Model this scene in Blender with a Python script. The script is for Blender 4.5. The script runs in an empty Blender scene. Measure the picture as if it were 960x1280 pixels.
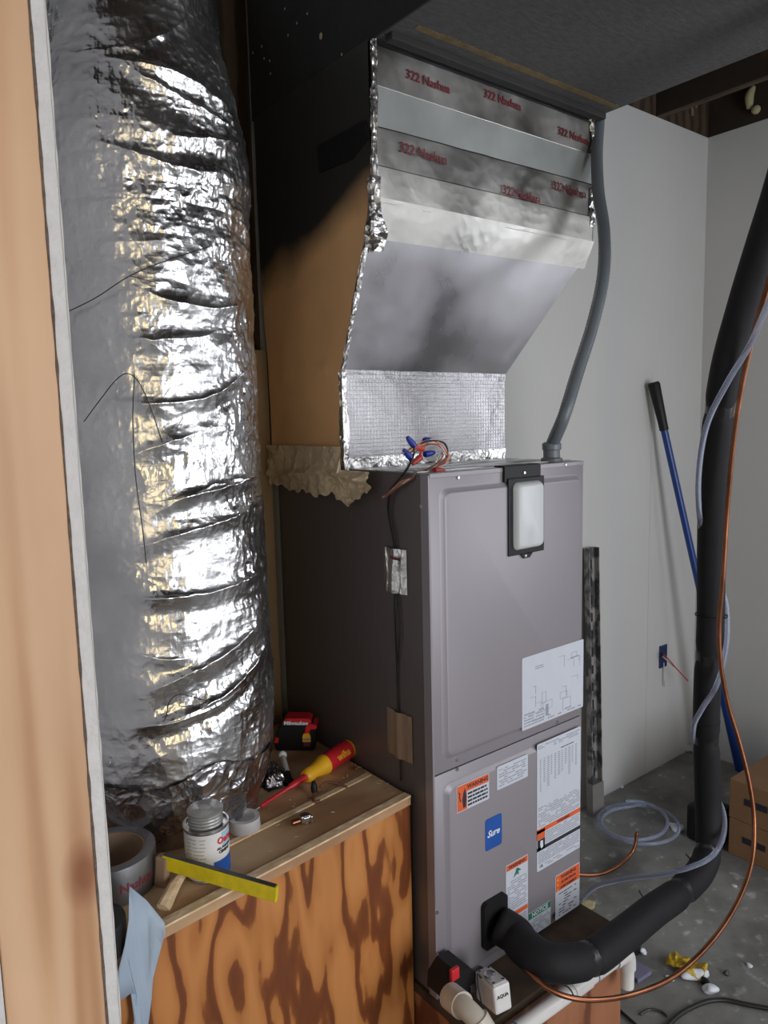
import bpy, bmesh, math, random
import numpy as np
from mathutils import Vector, Matrix
random.seed(7); rng = np.random.RandomState(7)
PI = math.pi
S = bpy.context.scene
COL = S.collection

# ------------------------------------------------------------ camera
CAM = Vector((-0.997, -1.126, 0.112))
CR = Vector((0.7855, -0.6184, -0.0242)).normalized()
CU = Vector((0.0949, 0.0817, 0.9921)).normalized()
CF = Vector((0.6117, 0.7816, -0.1224)).normalized()
CR = CF.cross(CU).normalized(); CU = CR.cross(CF).normalized()
F = 930.3
cam_d = bpy.data.cameras.new('camera'); cam = bpy.data.objects.new('camera', cam_d); COL.objects.link(cam)
cam_d.sensor_fit = 'VERTICAL'; cam_d.sensor_height = 36; cam_d.lens = F / 1280 * 36; cam_d.clip_start = 0.02
cam.matrix_world = Matrix(((CR.x, CU.x, -CF.x, CAM.x), (CR.y, CU.y, -CF.y, CAM.y), (CR.z, CU.z, -CF.z, CAM.z), (0, 0, 0, 1)))
S.camera = cam

# ------------------------------------------------------------ light
S.view_settings.view_transform = 'Standard'; S.view_settings.look = 'None'
S.view_settings.gamma = 1; S.view_settings.use_curve_mapping = False
S.view_settings.exposure = 0.0
W = bpy.data.worlds.new('sky'); S.world = W; W.use_nodes = True
W.node_tree.nodes['Background'].inputs[0].default_value = (0.72, 0.78, 0.88, 1)
W.node_tree.nodes['Background'].inputs[1].default_value = 1.0

def area(name, loc, rot, sx, sy, power, col):
    d = bpy.data.lights.new(name, 'AREA'); d.shape = 'RECTANGLE'; d.size = sx; d.size_y = sy
    d.energy = power; d.color = col
    o = bpy.data.objects.new(name, d); COL.objects.link(o); o.location = loc; o.rotation_euler = rot
    return o
# daylight that comes in by the doorway of the front wall and the window of the right wall
area('daylight_doorway', (0.45, -3.42, -0.25), (PI/2, 0, 0), 1.3, 2.2, 62, (0.95, 0.96, 1.0))
area('daylight_window', (2.23, -1.9, 0.1), (PI/2, 0, PI/2), 1.3, 1.3, 20, (0.95, 0.96, 1.0))
area('fill_left', (-3.05, -1.6, 0.1), (PI/2, 0, -PI/2), 1.6, 1.4, 8, (1.0, 0.97, 0.93))  # added fill at the closed left wall, brightens the sides facing it
# unseen warm strip light, added for the yellow band in the foil
area('warm_strip', (-1.75, -2.9, 0.2), (PI/2, 0, -0.25), 0.3, 1.7, 9, (1.0, 0.80, 0.45))

# ------------------------------------------------------------ helpers
def ray(px, py):
    return CF + CR * ((px - 480) / F) - CU * ((py - 640) / F)
def at(px, py, ax, v):                 # point of a pixel of the 960x1280 photograph on a plane x, y or z = v
    d = ray(px, py); i = 'XYZ'.index(ax)
    return CAM + d * ((v - CAM[i]) / d[i])
def dp(px, py, t):                      # point of a pixel at a distance t along the view axis
    return CAM + ray(px, py) * t

def obj(name, me, mat=None, parent=None):
    if isinstance(me, bmesh.types.BMesh):
        bm = me; me = bpy.data.meshes.new(name)
        bmesh.ops.recalc_face_normals(bm, faces=bm.faces[:])
        bm.to_mesh(me); bm.free()
    o = bpy.data.objects.new(name, me); COL.objects.link(o)
    if mat is not None:
        for m in (mat if isinstance(mat, (list, tuple)) else [mat]): me.materials.append(m)
    if parent is not None: o.parent = parent; o.matrix_parent_inverse = Matrix.Translation(parent.location).inverted() @ Matrix.Identity(4) if parent.rotation_euler[2] == 0 else parent.matrix_basis.inverted()
    return o
def tag(o, label, cat, group=None):
    o['label'] = label; o['category'] = cat
    if group: o['group'] = group
    return o
def thing(name, label, cat, loc, group=None):
    o = bpy.data.objects.new(name, None); o.empty_display_size = .05; COL.objects.link(o); o.location = loc
    return tag(o, label, cat, group)
def struct(o):
    o['kind'] = 'structure'; return o
def smooth(o, ang=None):
    for p in o.data.polygons: p.use_smooth = True
    if ang is not None:
        try: o.data.set_sharp_from_angle(angle=math.radians(ang))
        except Exception: pass
    return o
def BM(): return bmesh.new()
def bx(bm, x0, x1, y0, y1, z0, z1, bev=0, M=None, mi=0):
    r = bmesh.ops.create_cube(bm, size=1)
    vs = r['verts']
    for v in vs:
        v.co = Vector(((x0 + x1) / 2 + v.co.x * (x1 - x0), (y0 + y1) / 2 + v.co.y * (y1 - y0), (z0 + z1) / 2 + v.co.z * (z1 - z0)))
    fs = list({f for v in vs for f in v.link_faces})
    if bev:
        r2 = bmesh.ops.bevel(bm, geom=list({e for v in vs for e in v.link_edges}), offset=bev, segments=2, affect='EDGES', profile=.5)
        vs = list({v for f in r2['faces'] for v in f.verts} | {v for v in vs if v.is_valid})
        fs = list({f for v in vs for f in v.link_faces})
    for f in fs: f.material_index = mi
    if M is not None: bmesh.ops.transform(bm, matrix=M, verts=list({v for f in fs for v in f.verts}))
    return fs
def catmull(P, n=8):
    P = [Vector(p) for p in P]; Q = [P[0] * 2 - P[1]] + P + [P[-1] * 2 - P[-2]]; out = []
    for i in range(1, len(Q) - 2):
        for k in range(n):
            t = k / n; a, b, c, d = Q[i-1], Q[i], Q[i+1], Q[i+2]
            out.append(0.5 * ((2*b) + (c-a)*t + (2*a-5*b+4*c-d)*t*t + (3*b-a-3*c+d)*t**3))
    out.append(P[-1]); return out
def tube(bm, pts, r, seg=10, caps=True, flat=1.0, mi=0):
    pts = [Vector(p) for p in pts]; n = len(pts)
    rs = r if callable(r) else (lambda i, n: r)
    T = [(pts[min(i+1, n-1)] - pts[max(i-1, 0)]).normalized() for i in range(n)]
    u = T[0].orthogonal().normalized(); rings = []
    for i in range(n):
        u = (u - T[i] * u.dot(T[i])).normalized(); v = T[i].cross(u)
        rings.append([bm.verts.new(pts[i] + (u * math.cos(a) + v * math.sin(a) * flat) * rs(i, n)) for a in [2*PI*k/seg for k in range(seg)]])
    for i in range(n - 1):
        for k in range(seg):
            f = bm.faces.new((rings[i][k], rings[i][(k+1) % seg], rings[i+1][(k+1) % seg], rings[i+1][k])); f.material_index = mi
    if caps:
        f = bm.faces.new(rings[0][::-1]); f.material_index = mi
        f = bm.faces.new(rings[-1]); f.material_index = mi
def lathe(bm, prof, seg=40, M=None, mi=0, closed=False):
    rings = []
    for r, z in prof:
        rings.append([bm.verts.new((r * math.cos(2*PI*k/seg), r * math.sin(2*PI*k/seg), z)) for k in range(seg)] if r > 1e-6 else [bm.verts.new((0, 0, z))])
    pairs = list(zip(rings, rings[1:])) + ([(rings[-1], rings[0])] if closed else [])
    for A, B in pairs:
        for k in range(seg):
            k2 = (k + 1) % seg
            if len(A) == 1 and len(B) == 1: continue
            if len(A) == 1: f = bm.faces.new((A[0], B[k], B[k2]))
            elif len(B) == 1: f = bm.faces.new((A[k], A[k2], B[0]))
            else: f = bm.faces.new((A[k], A[k2], B[k2], B[k]))
            f.material_index = mi
    if M is not None: bmesh.ops.transform(bm, matrix=M, verts=[v for R_ in rings for v in R_])
def poly(bm, pts, th, mi=0):           # prism: outline pts (Vectors), extruded by the vector th
    a = [bm.verts.new(Vector(p)) for p in pts]; b = [bm.verts.new(Vector(p) + Vector(th)) for p in pts]
    n = len(a)
    fs = [bm.faces.new(a[::-1]), bm.faces.new(b)] + [bm.faces.new((a[i], a[(i+1) % n], b[(i+1) % n], b[i])) for i in range(n)]
    for f in fs: f.material_index = mi
    return fs
def rrect(x0, x1, z0, z1, r, n=6):
    out = []
    for cx, cz, a0 in ((x1-r, z1-r, 0), (x0+r, z1-r, PI/2), (x0+r, z0+r, PI), (x1-r, z0+r, 1.5*PI)):
        for k in range(n + 1):
            a = a0 + PI/2 * k / n; out.append((cx + r*math.cos(a), cz + r*math.sin(a)))
    return out
def frame_M(o, x, z):                    # local x along x, local z up as z, local y = z cross x
    x = Vector(x).normalized(); z = Vector(z); z = (z - x * z.dot(x)).normalized(); y = z.cross(x)
    return Matrix(((x.x, y.x, z.x, o[0]), (x.y, y.y, z.y, o[1]), (x.z, y.z, z.z, o[2]), (0, 0, 0, 1)))
def text_mesh(body, size, ext=0.0002, shear=0.0, bold=0.0, align='CENTER'):
    c = bpy.data.curves.new('lettering', 'FONT'); c.body = body; c.size = size; c.extrude = ext; c.shear = shear
    c.offset = bold; c.align_x = align; c.align_y = 'CENTER'; c.resolution_u = 2
    o = bpy.data.objects.new('tmp', c); COL.objects.link(o)
    bpy.context.view_layer.update()
    me = bpy.data.meshes.new_from_object(o.evaluated_get(bpy.context.evaluated_depsgraph_get()))
    bpy.data.objects.remove(o); return me
def lettering(body, size, M, mat, parent, **k):      # M maps text plane (x right, y up, z outwards)
    me = text_mesh(body, size, **k); me.transform(M)
    me.name = 'lettering'; me.materials.clear()
    return obj('lettering', me, mat, parent)
FRONT = lambda x, y, z: Matrix(((1, 0, 0, x), (0, 0, -1, y), (0, 1, 0, z), (0, 0, 0, 1)))   # text facing -Y

# ---- numpy value noise in 2D / periodic in the first axis when asked
def vnoise(x, y, seed=0, perx=0):
    xi = np.floor(x).astype(int); yi = np.floor(y).astype(int); fx = x - xi; fy = y - yi
    fx = fx*fx*(3-2*fx); fy = fy*fy*(3-2*fy)
    def h(a, b):
        if perx: a = a % perx
        n = (a*374761393 + b*668265263 + seed*974634541) & 0xffffffff
        n = ((n ^ (n >> 13)) * 1274126177) & 0xffffffff
        return ((n ^ (n >> 16)) & 0xffff) / 65535.0
    return (h(xi, yi)*(1-fx)+h(xi+1, yi)*fx)*(1-fy) + (h(xi, yi+1)*(1-fx)+h(xi+1, yi+1)*fx)*fy
def ridged(x, y, seed=0, perx=0, o=3):
    s = 0; a = 1; t = 0
    for k in range(o):
        s = s + a*(1-np.abs(2*vnoise(x*2**k, y*2**k, seed+k, perx*2**k)-1)); t += a; a *= .5
    return s/t
def grid_mesh(name, P, closed_u=False):  # P (n, m, 3)
    n, m = P.shape[:2]
    v = P.reshape(-1, 3); i = np.arange(n*m).reshape(n, m)
    if closed_u: j = np.vstack([i, i[:1]])
    else: j = i
    q = np.stack([j[:-1, :-1], j[1:, :-1], j[1:, 1:], j[:-1, 1:]], -1).reshape(-1, 4)
    me = bpy.data.meshes.new(name); me.from_pydata(v.tolist(), [], q.tolist()); me.update()
    return me

# ------------------------------------------------------------ materials
MATS = {}
def nt(name):
    m = bpy.data.materials.new(name); m.use_nodes = True; t = m.node_tree
    return m, t, t.nodes['Principled BSDF']
def nd(t, typ, **k):
    n = t.nodes.new(typ)
    for a, b in k.items():
        if a.startswith('_'): n.inputs[a[1:].replace('_', ' ')].default_value = b
        else: setattr(n, a, b)
    return n
def ramp(t, stops, interp='LINEAR'):
    r = t.nodes.new('ShaderNodeValToRGB'); r.color_ramp.interpolation = interp
    e = r.color_ramp.elements
    while len(e) < len(stops): e.new(.5)
    for k, (p, c) in enumerate(stops): e[k].position = p; e[k].color = (c[0], c[1], c[2], 1)
    return r
def coords(t, sc=(1, 1, 1), rot=(0, 0, 0)):
    tc = nd(t, 'ShaderNodeTexCoord'); mp = nd(t, 'ShaderNodeMapping'); mp.inputs['Scale'].default_value = sc; mp.inputs['Rotation'].default_value = rot
    t.links.new(tc.outputs['Object'], mp.inputs[0]); return mp.outputs[0]
def M(name, c, rough=.5, metal=0, var=.12, scale=30, bump=.0, bscale=120, spec=.5, c2=None, sc=(1, 1, 1), aniso=0):
    m, t, b = nt(name)
    co = coords(t, sc)
    n = nd(t, 'ShaderNodeTexNoise', _Scale=scale, _Detail=4.0); t.links.new(co, n.inputs['Vector'])
    c2 = c2 or tuple(x*(1-var) for x in c)
    r = ramp(t, [(.3, c2), (.7, c)]); t.links.new(n.outputs['Fac'], r.inputs[0]); t.links.new(r.outputs[0], b.inputs['Base Color'])
    b.inputs['Roughness'].default_value = rough; b.inputs['Metallic'].default_value = metal
    b.inputs['Specular IOR Level'].default_value = spec
    if bump:
        n2 = nd(t, 'ShaderNodeTexNoise', _Scale=bscale, _Detail=3.0); t.links.new(co, n2.inputs['Vector'])
        bp = nd(t, 'ShaderNodeBump', _Strength=bump, _Distance=.002); t.links.new(n2.outputs['Fac'], bp.inputs['Height']); t.links.new(bp.outputs[0], b.inputs['Normal'])
    MATS[name] = m; return m
def foil(name, col=(.80, .80, .82), rough=.2, crinkle=.5, scrim=.25, scale=22, cr2=.4, dark=.75):
    m, t, b = nt(name); L = t.links.new
    co = coords(t)
    wn = nd(t, 'ShaderNodeTexNoise', _Scale=9.0, _Detail=2.0); L(co, wn.inputs['Vector'])
    mx = nd(t, 'ShaderNodeVectorMath', operation='MULTIPLY_ADD'); mx.inputs[1].default_value = (.09, .09, .09); L(wn.outputs['Color'], mx.inputs[0]); L(co, mx.inputs[2])
    v = nd(t, 'ShaderNodeTexVoronoi', feature='F1', _Scale=scale); L(mx.outputs[0], v.inputs['Vector'])
    v2 = nd(t, 'ShaderNodeTexVoronoi', feature='F1', _Scale=scale*3.1); L(mx.outputs[0], v2.inputs['Vector'])
    # scrim: reinforcing threads, a fine square grid
    w1 = nd(t, 'ShaderNodeTexWave', wave_type='BANDS', bands_direction='Z', _Scale=34.0); L(co, w1.inputs['Vector'])
    w2 = nd(t, 'ShaderNodeTexWave', wave_type='BANDS', bands_direction='X', _Scale=34.0); L(co, w2.inputs['Vector'])
    p1 = nd(t, 'ShaderNodeMath', operation='POWER'); p1.inputs[1].default_value = 10; L(w1.outputs['Fac'], p1.inputs[0])
    p2 = nd(t, 'ShaderNodeMath', operation='POWER'); p2.inputs[1].default_value = 10; L(w2.outputs['Fac'], p2.inputs[0])
    ad = nd(t, 'ShaderNodeMath', operation='MAXIMUM'); L(p1.outputs[0], ad.inputs[0]); L(p2.outputs[0], ad.inputs[1])
    b1 = nd(t, 'ShaderNodeBump', _Strength=crinkle, _Distance=.01); L(v.outputs['Distance'], b1.inputs['Height'])
    b2 = nd(t, 'ShaderNodeBump', _Strength=cr2, _Distance=.003); L(v2.outputs['Distance'], b2.inputs['Height']); L(b1.outputs[0], b2.inputs['Normal'])
    b3 = nd(t, 'ShaderNodeBump', _Strength=scrim, _Distance=.0008); L(ad.outputs[0], b3.inputs['Height']); L(b2.outputs[0], b3.inputs['Normal'])
    L(b3.outputs[0], b.inputs['Normal'])
    n = nd(t, 'ShaderNodeTexNoise', _Scale=6.0, _Detail=5.0); L(co, n.inputs['Vector'])
    r = ramp(t, [(.3, tuple(x*dark for x in col)), (.65, col)]); L(n.outputs['Fac'], r.inputs[0]); L(r.outputs[0], b.inputs['Base Color'])
    r2 = ramp(t, [(.3, (rough*.7,)*3), (.7, (rough*1.5,)*3)]); L(n.outputs['Fac'], r2.inputs[0]); L(r2.outputs[0], b.inputs['Roughness'])
    b.inputs['Metallic'].default_value = 1
    MATS[name] = m; return m
def wood(name, c1, c2, c3, sc=(1, 1, .12), scale=9, dist=7, rough=.55, ramp_p=(.25, .5, .62), bdir='X', bump=.15, det=3, knots=0):
    m, t, b = nt(name); L = t.links.new
    co = coords(t, sc)
    w = nd(t, 'ShaderNodeTexWave', wave_type='BANDS', bands_direction=bdir, _Scale=scale, _Distortion=dist, _Detail=det); w.inputs['Detail Scale'].default_value = 1.2
    L(co, w.inputs['Vector'])
    r = ramp(t, [(ramp_p[0], c1), (ramp_p[1], c2), (ramp_p[2], c3)]); L(w.outputs['Fac'], r.inputs[0])
    n = nd(t, 'ShaderNodeTexNoise', _Scale=14.0, _Detail=6.0); L(coords(t, (1, 1, sc[2]*.6)), n.inputs['Vector'])
    mx = nd(t, 'ShaderNodeMixRGB', blend_type='MULTIPLY'); mx.inputs[0].default_value = .55
    r2 = ramp(t, [(.3, (.62, .55, .5)), (.65, (1.0, 1.0, 1.0))]); L(n.outputs['Fac'], r2.inputs[0])
    L(r.outputs[0], mx.inputs[1]); L(r2.outputs[0], mx.inputs[2])
    out = mx.outputs[0]
    if knots:
        v = nd(t, 'ShaderNodeTexVoronoi', feature='F1', _Scale=knots); L(coords(t, (1, 1, .6)), v.inputs['Vector'])
        r3 = ramp(t, [(.05, (.42, .22, .12)), (.13, (1, 1, 1))]); L(v.outputs['Distance'], r3.inputs[0])
        m2 = nd(t, 'ShaderNodeMixRGB', blend_type='MULTIPLY'); m2.inputs[0].default_value = .8
        L(out, m2.inputs[1]); L(r3.outputs[0], m2.inputs[2]); out = m2.outputs[0]
    L(out, b.inputs['Base Color']); b.inputs['Roughness'].default_value = rough
    bp = nd(t, 'ShaderNodeBump', _Strength=bump, _Distance=.001); L(w.outputs['Fac'], bp.inputs['Height']); L(bp.outputs[0], b.inputs['Normal'])
    MATS[name] = m; return m

m_wall = M('painted drywall', (.56, .56, .55), .75, var=.04, scale=3, bump=.15, bscale=260)
m_gyp = M('raw drywall edge', (.66, .65, .65), .9, var=.1, scale=60, bump=.6, bscale=160)
m_paperedge = M('torn drywall paper', (.16, .12, .10), .9, var=.5, scale=160)
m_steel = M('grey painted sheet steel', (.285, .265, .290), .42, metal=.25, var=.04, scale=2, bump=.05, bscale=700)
m_steel_side = M('shaded cabinet side', (.16, .14, .14), .45, metal=.4, var=.06, scale=2)  # darker than the doors: weak light and brown reflection put into the colour
m_galv = M('galvanised top sheet', (.42, .42, .42), .32, metal=.8, var=.15, scale=25)
m_foil = foil('crumpled foil jacket', (.82, .82, .83), .25, .30, .06, 17, .42)
m_foil2 = foil('smooth foil duct board', (.50, .49, .52), .34, .05, .03, 5, .05, .8)
m_foilneck = foil('scrim foil duct board', (.50, .49, .51), .36, .16, .30, 12, .25, .6)
m_tape = foil('wrinkled foil tape', (.50, .49, .47), .36, .10, .0, 12, .12, .6)
m_tapeb = foil('bright foil tape', (.82, .81, .80), .28, .35, .0, 30, .4, .8)
m_knee = foil('dull bright foil tape', (.66, .65, .62), .38, .10, .0, 14, .15, .8)
m_bare = M('dull galvanised band', (.42, .45, .44), .5, metal=.55, var=.25, scale=9)
m_kraft = M('brown kraft facing', (.85, .50, .24), .42, var=.25, scale=4, bump=.12, bscale=20)
def kraft_reflection():
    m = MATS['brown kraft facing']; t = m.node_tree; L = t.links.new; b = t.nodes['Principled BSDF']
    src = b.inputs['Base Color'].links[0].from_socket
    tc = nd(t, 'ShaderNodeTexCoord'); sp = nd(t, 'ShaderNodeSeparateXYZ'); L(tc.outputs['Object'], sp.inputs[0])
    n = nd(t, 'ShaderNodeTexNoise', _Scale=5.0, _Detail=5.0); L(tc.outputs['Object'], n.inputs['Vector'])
    # dark reflection painted over the kraft: starts at a wavering line  z = .66 - .38 (y - .14)
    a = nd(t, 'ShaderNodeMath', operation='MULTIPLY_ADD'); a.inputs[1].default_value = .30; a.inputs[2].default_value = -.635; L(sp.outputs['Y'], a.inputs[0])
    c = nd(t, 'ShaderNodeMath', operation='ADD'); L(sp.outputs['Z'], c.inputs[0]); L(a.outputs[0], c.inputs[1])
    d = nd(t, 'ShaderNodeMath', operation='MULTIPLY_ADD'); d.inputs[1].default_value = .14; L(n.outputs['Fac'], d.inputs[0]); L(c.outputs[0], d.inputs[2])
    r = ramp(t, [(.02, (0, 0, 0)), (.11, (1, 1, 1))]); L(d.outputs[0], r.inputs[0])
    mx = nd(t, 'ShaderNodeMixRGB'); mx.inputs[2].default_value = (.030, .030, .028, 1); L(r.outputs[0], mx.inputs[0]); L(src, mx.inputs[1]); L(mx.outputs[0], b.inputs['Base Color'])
kraft_reflection()
m_kraft2 = foil('brown kraft tape', (.74, .60, .41), .5, .5, .0, 22, .7, .7)
m_kraft2.node_tree.nodes['Principled BSDF'].inputs['Metallic'].default_value = .15
m_black = M('black duct liner', (.022, .022, .022), .75, var=.3, scale=12, bump=.25, bscale=90)
m_liner = M('charcoal duct wrap', (.095, .093, .095), .8, var=.35, scale=40, bump=.8, bscale=120, sc=(1, 3, 1))
m_amber = M('yellowed glue strip', (.20, .135, .05), .6, var=.5, scale=30)
m_blackp = M('black plastic', (.010, .010, .011), .5, spec=.3, var=.15)
m_foam = M('black foam pipe insulation', (.012, .012, .014), .7, spec=.3, var=.25, scale=30, bump=.12, bscale=500)
m_btape = M('black tape', (.014, .014, .016), .35, var=.2, bump=.3, bscale=80)
m_copper = M('copper tube', (.42, .17, .09), .34, metal=1, var=.5, scale=14)
m_red = M('red plastic', (.62, .02, .03), .4)
m_yel = M('yellow plastic', (.90, .48, .02), .4)
m_stick = M('yellow painted strip', (.78, .62, .01), .5, var=.22, scale=45, bump=.2)
m_blue = M('blue paint', (.010, .045, .22), .3, var=.1)
m_blu2 = M('blue wire nut plastic', (.02, .05, .35), .4)
m_white = M('white plastic', (.74, .73, .72), .4, var=.05)
m_pvc = M('white pvc', (.72, .70, .68), .32, var=.05)
m_pvcold = M('yellowed pvc', (.55, .50, .42), .4, var=.15)
m_primer = M('blue pipe primer', (.02, .20, .34), .4)
m_paper = M('sticker paper', (.55, .58, .65), .5, var=.04)
m_orange = M('orange print', (.72, .12, .03), .5, var=.1)
m_redp = M('red print', (.17, .02, .028), .6)
m_ink = M('black print', (.02, .02, .03), .6)
m_grey = M('grey print', (.30, .32, .38), .6)
m_bluep = M('blue print', (.015, .09, .38), .4)
m_green = M('green print', (.02, .18, .10), .5)
m_wht = M('white print', (.75, .78, .85), .5)
m_conduit = M('grey flexible conduit', (.13, .15, .17), .38, var=.08)
m_card = M('cardboard', (.24, .135, .065), .8, var=.1, scale=12, bump=.15)
m_core = M('cardboard core', (.30, .20, .13), .8, var=.1, scale=12)
m_liner2 = M('grey blue release paper', (.36, .44, .53), .55, var=.03)
m_sil = M('steel', (.6, .6, .6), .28, metal=1, var=.2, scale=60)
m_dark = M('dark steel', (.10, .10, .10), .4, metal=.7)
m_brownwire = M('brown wire sheath', (.20, .08, .05), .5)
m_redw = M('red wire sheath', (.5, .05, .04), .45)
m_blackw = M('black wire sheath', (.015, .013, .013), .5)
m_whitew = M('white wire sheath', (.6, .57, .52), .5)
m_pinkw = M('orange wire sheath', (.62, .25, .14), .5)
m_spray = M('yellow spray foam', (.40, .36, .20), .8, bump=.5, bscale=60)
def contour_wood(name, stops, sc, nscale, k, rough, knots=0, detail=1.2, seed=(0, 0, 0), bump=.1, blotch=.5):
    m, t, b = nt(name); L = t.links.new
    tc = nd(t, 'ShaderNodeTexCoord'); mp = nd(t, 'ShaderNodeMapping'); mp.inputs['Scale'].default_value = sc; mp.inputs['Location'].default_value = seed; L(tc.outputs['Object'], mp.inputs[0]); co = mp.outputs[0]
    n = nd(t, 'ShaderNodeTexNoise', _Scale=nscale, _Detail=detail, _Roughness=.45); L(co, n.inputs['Vector'])
    a = nd(t, 'ShaderNodeMath', operation='MULTIPLY'); a.inputs[1].default_value = k; L(n.outputs['Fac'], a.inputs[0])
    n2 = nd(t, 'ShaderNodeTexNoise', _Scale=60.0, _Detail=3.0); L(co, n2.inputs['Vector'])
    a2 = nd(t, 'ShaderNodeMath', operation='MULTIPLY_ADD'); a2.inputs[1].default_value = 1.3; L(n2.outputs['Fac'], a2.inputs[0]); L(a.outputs[0], a2.inputs[2])
    si = nd(t, 'ShaderNodeMath', operation='SINE'); L(a2.outputs[0], si.inputs[0])
    h = nd(t, 'ShaderNodeMath', operation='MULTIPLY_ADD'); h.inputs[1].default_value = .5; h.inputs[2].default_value = .5; L(si.outputs[0], h.inputs[0])
    r = ramp(t, stops); L(h.outputs[0], r.inputs[0])
    n3 = nd(t, 'ShaderNodeTexNoise', _Scale=5.0, _Detail=6.0); L(coords(t, (1, 1, .35)), n3.inputs['Vector'])
    r2 = ramp(t, [(.3, (.66, .60, .55)), (.65, (1, 1, 1))]); L(n3.outputs['Fac'], r2.inputs[0])
    mx = nd(t, 'ShaderNodeMixRGB', blend_type='MULTIPLY'); mx.inputs[0].default_value = blotch; L(r.outputs[0], mx.inputs[1]); L(r2.outputs[0], mx.inputs[2]); out = mx.outputs[0]
    if knots:
        v = nd(t, 'ShaderNodeTexVoronoi', feature='F1', _Scale=knots); L(coords(t, (1, 1, .6)), v.inputs['Vector'])
        r3 = ramp(t, [(.03, (.45, .24, .12)), (.10, (1, 1, 1))]); L(v.outputs['Distance'], r3.inputs[0])
        m2 = nd(t, 'ShaderNodeMixRGB', blend_type='MULTIPLY'); m2.inputs[0].default_value = .8; L(out, m2.inputs[1]); L(r3.outputs[0], m2.inputs[2]); out = m2.outputs[0]
    L(out, b.inputs['Base Color']); b.inputs['Roughness'].default_value = rough
    bp = nd(t, 'ShaderNodeBump', _Strength=bump, _Distance=.001); L(n2.outputs['Fac'], bp.inputs['Height']); L(bp.outputs[0], b.inputs['Normal'])
    MATS[name] = m; return m
m_pine = contour_wood('pine stud', [(.0, (.50, .27, .14)), (.4, (.62, .38, .22)), (1, (.69, .45, .28))], (1, 1, .045), 16, 26, .6, knots=4.0, blotch=.75)
m_ply = contour_wood('orange stained plywood', [(.0, (.16, .045, .012)), (.16, (.22, .065, .016)), (.27, (.44, .165, .042)), (1, (.55, .23, .07))], (1, 1, .28), 8.5, 30, .42, seed=(3.1, 0, 1.7), detail=2.6)
m_plytop = contour_wood('raw plywood', [(0, (.40, .22, .11)), (.5, (.55, .36, .20)), (1, (.64, .45, .27))], (.3, 1, 1), 7, 12, .7, knots=5, bump=.5, blotch=1)
m_plyedge = M('splintery pale edge', (.86, .67, .44), .85, var=.5, scale=70, bump=.6, bscale=140, c2=(.55, .38, .21), sc=(.5, 1, 1))
m_standply = contour_wood('reddish plywood', [(.0, (.15, .05, .025)), (.3, (.19, .065, .03)), (.5, (.32, .13, .06)), (1, (.36, .15, .075))], (1, 1, .2), 11, 24, .5, detail=2.4)
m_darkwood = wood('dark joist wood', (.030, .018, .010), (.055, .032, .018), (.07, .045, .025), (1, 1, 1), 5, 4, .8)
m_brownwall = M('brown post wood', (.24, .15, .065), .7, var=.4, scale=12, sc=(1, 1, .1))
# concrete
m_floor, t, b = nt('stained concrete'); L = t.links.new; co = coords(t)
n1 = nd(t, 'ShaderNodeTexNoise', _Scale=3.2, _Detail=9.0, _Roughness=.62); L(co, n1.inputs['Vector'])
r1 = ramp(t, [(.30, (.085, .084, .076)), (.5, (.20, .20, .19)), (.72, (.34, .34, .33))]); L(n1.outputs['Fac'], r1.inputs[0])
n2 = nd(t, 'ShaderNodeTexNoise', _Scale=26.0, _Detail=6.0); L(co, n2.inputs['Vector'])
r2 = ramp(t, [(.60, (1, 1, 1)), (.72, (1.9, 1.9, 1.9))]); L(n2.outputs['Fac'], r2.inputs[0])
mx = nd(t, 'ShaderNodeMixRGB', blend_type='MULTIPLY'); mx.inputs[0].default_value = 1; L(r1.outputs[0], mx.inputs[1]); L(r2.outputs[0], mx.inputs[2])
L(mx.outputs[0], b.inputs['Base Color']); b.inputs['Roughness'].default_value = .7
bp = nd(t, 'ShaderNodeBump', _Strength=.4, _Distance=.003); L(n2.outputs['Fac'], bp.inputs['Height']); L(bp.outputs[0], b.inputs['Normal'])
# peeling strut
m_peel, t, b = nt('peeling painted metal'); L = t.links.new; co = coords(t, (1, 1, .6))
n1 = nd(t, 'ShaderNodeTexNoise', _Scale=30.0, _Detail=6.0); L(co, n1.inputs['Vector'])
r1 = ramp(t, [(.46, (.06, .06, .065)), (.58, (.27, .26, .25))]); L(n1.outputs['Fac'], r1.inputs[0]); L(r1.outputs[0], b.inputs['Base Color']); b.inputs['Roughness'].default_value = .7
# clear tube
m_clear, t, b = nt('clear vinyl tube'); b.inputs['Base Color'].default_value = (.62, .68, .85, 1); b.inputs['Roughness'].default_value = .12
b.inputs['Transmission Weight'].default_value = .75; b.inputs['IOR'].default_value = 1.25
m_glass, t, b = nt('frosted clear lens'); b.inputs['Base Color'].default_value = (.85, .88, .9, 1); b.inputs['Roughness'].default_value = .15
b.inputs['Transmission Weight'].default_value = .35; b.inputs['IOR'].default_value = 1.3
m_translu, t, b = nt('milky plastic'); b.inputs['Base Color'].default_value = (.72, .72, .72, 1); b.inputs['Roughness'].default_value = .3
b.inputs['Transmission Weight'].default_value = .35

FZ, CZ = -1.47, 1.28            # floor and wall top
RY, RX = 0.64, 2.20             # rear wall and right wall
BZ = -0.709                     # top of the plywood return box

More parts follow.
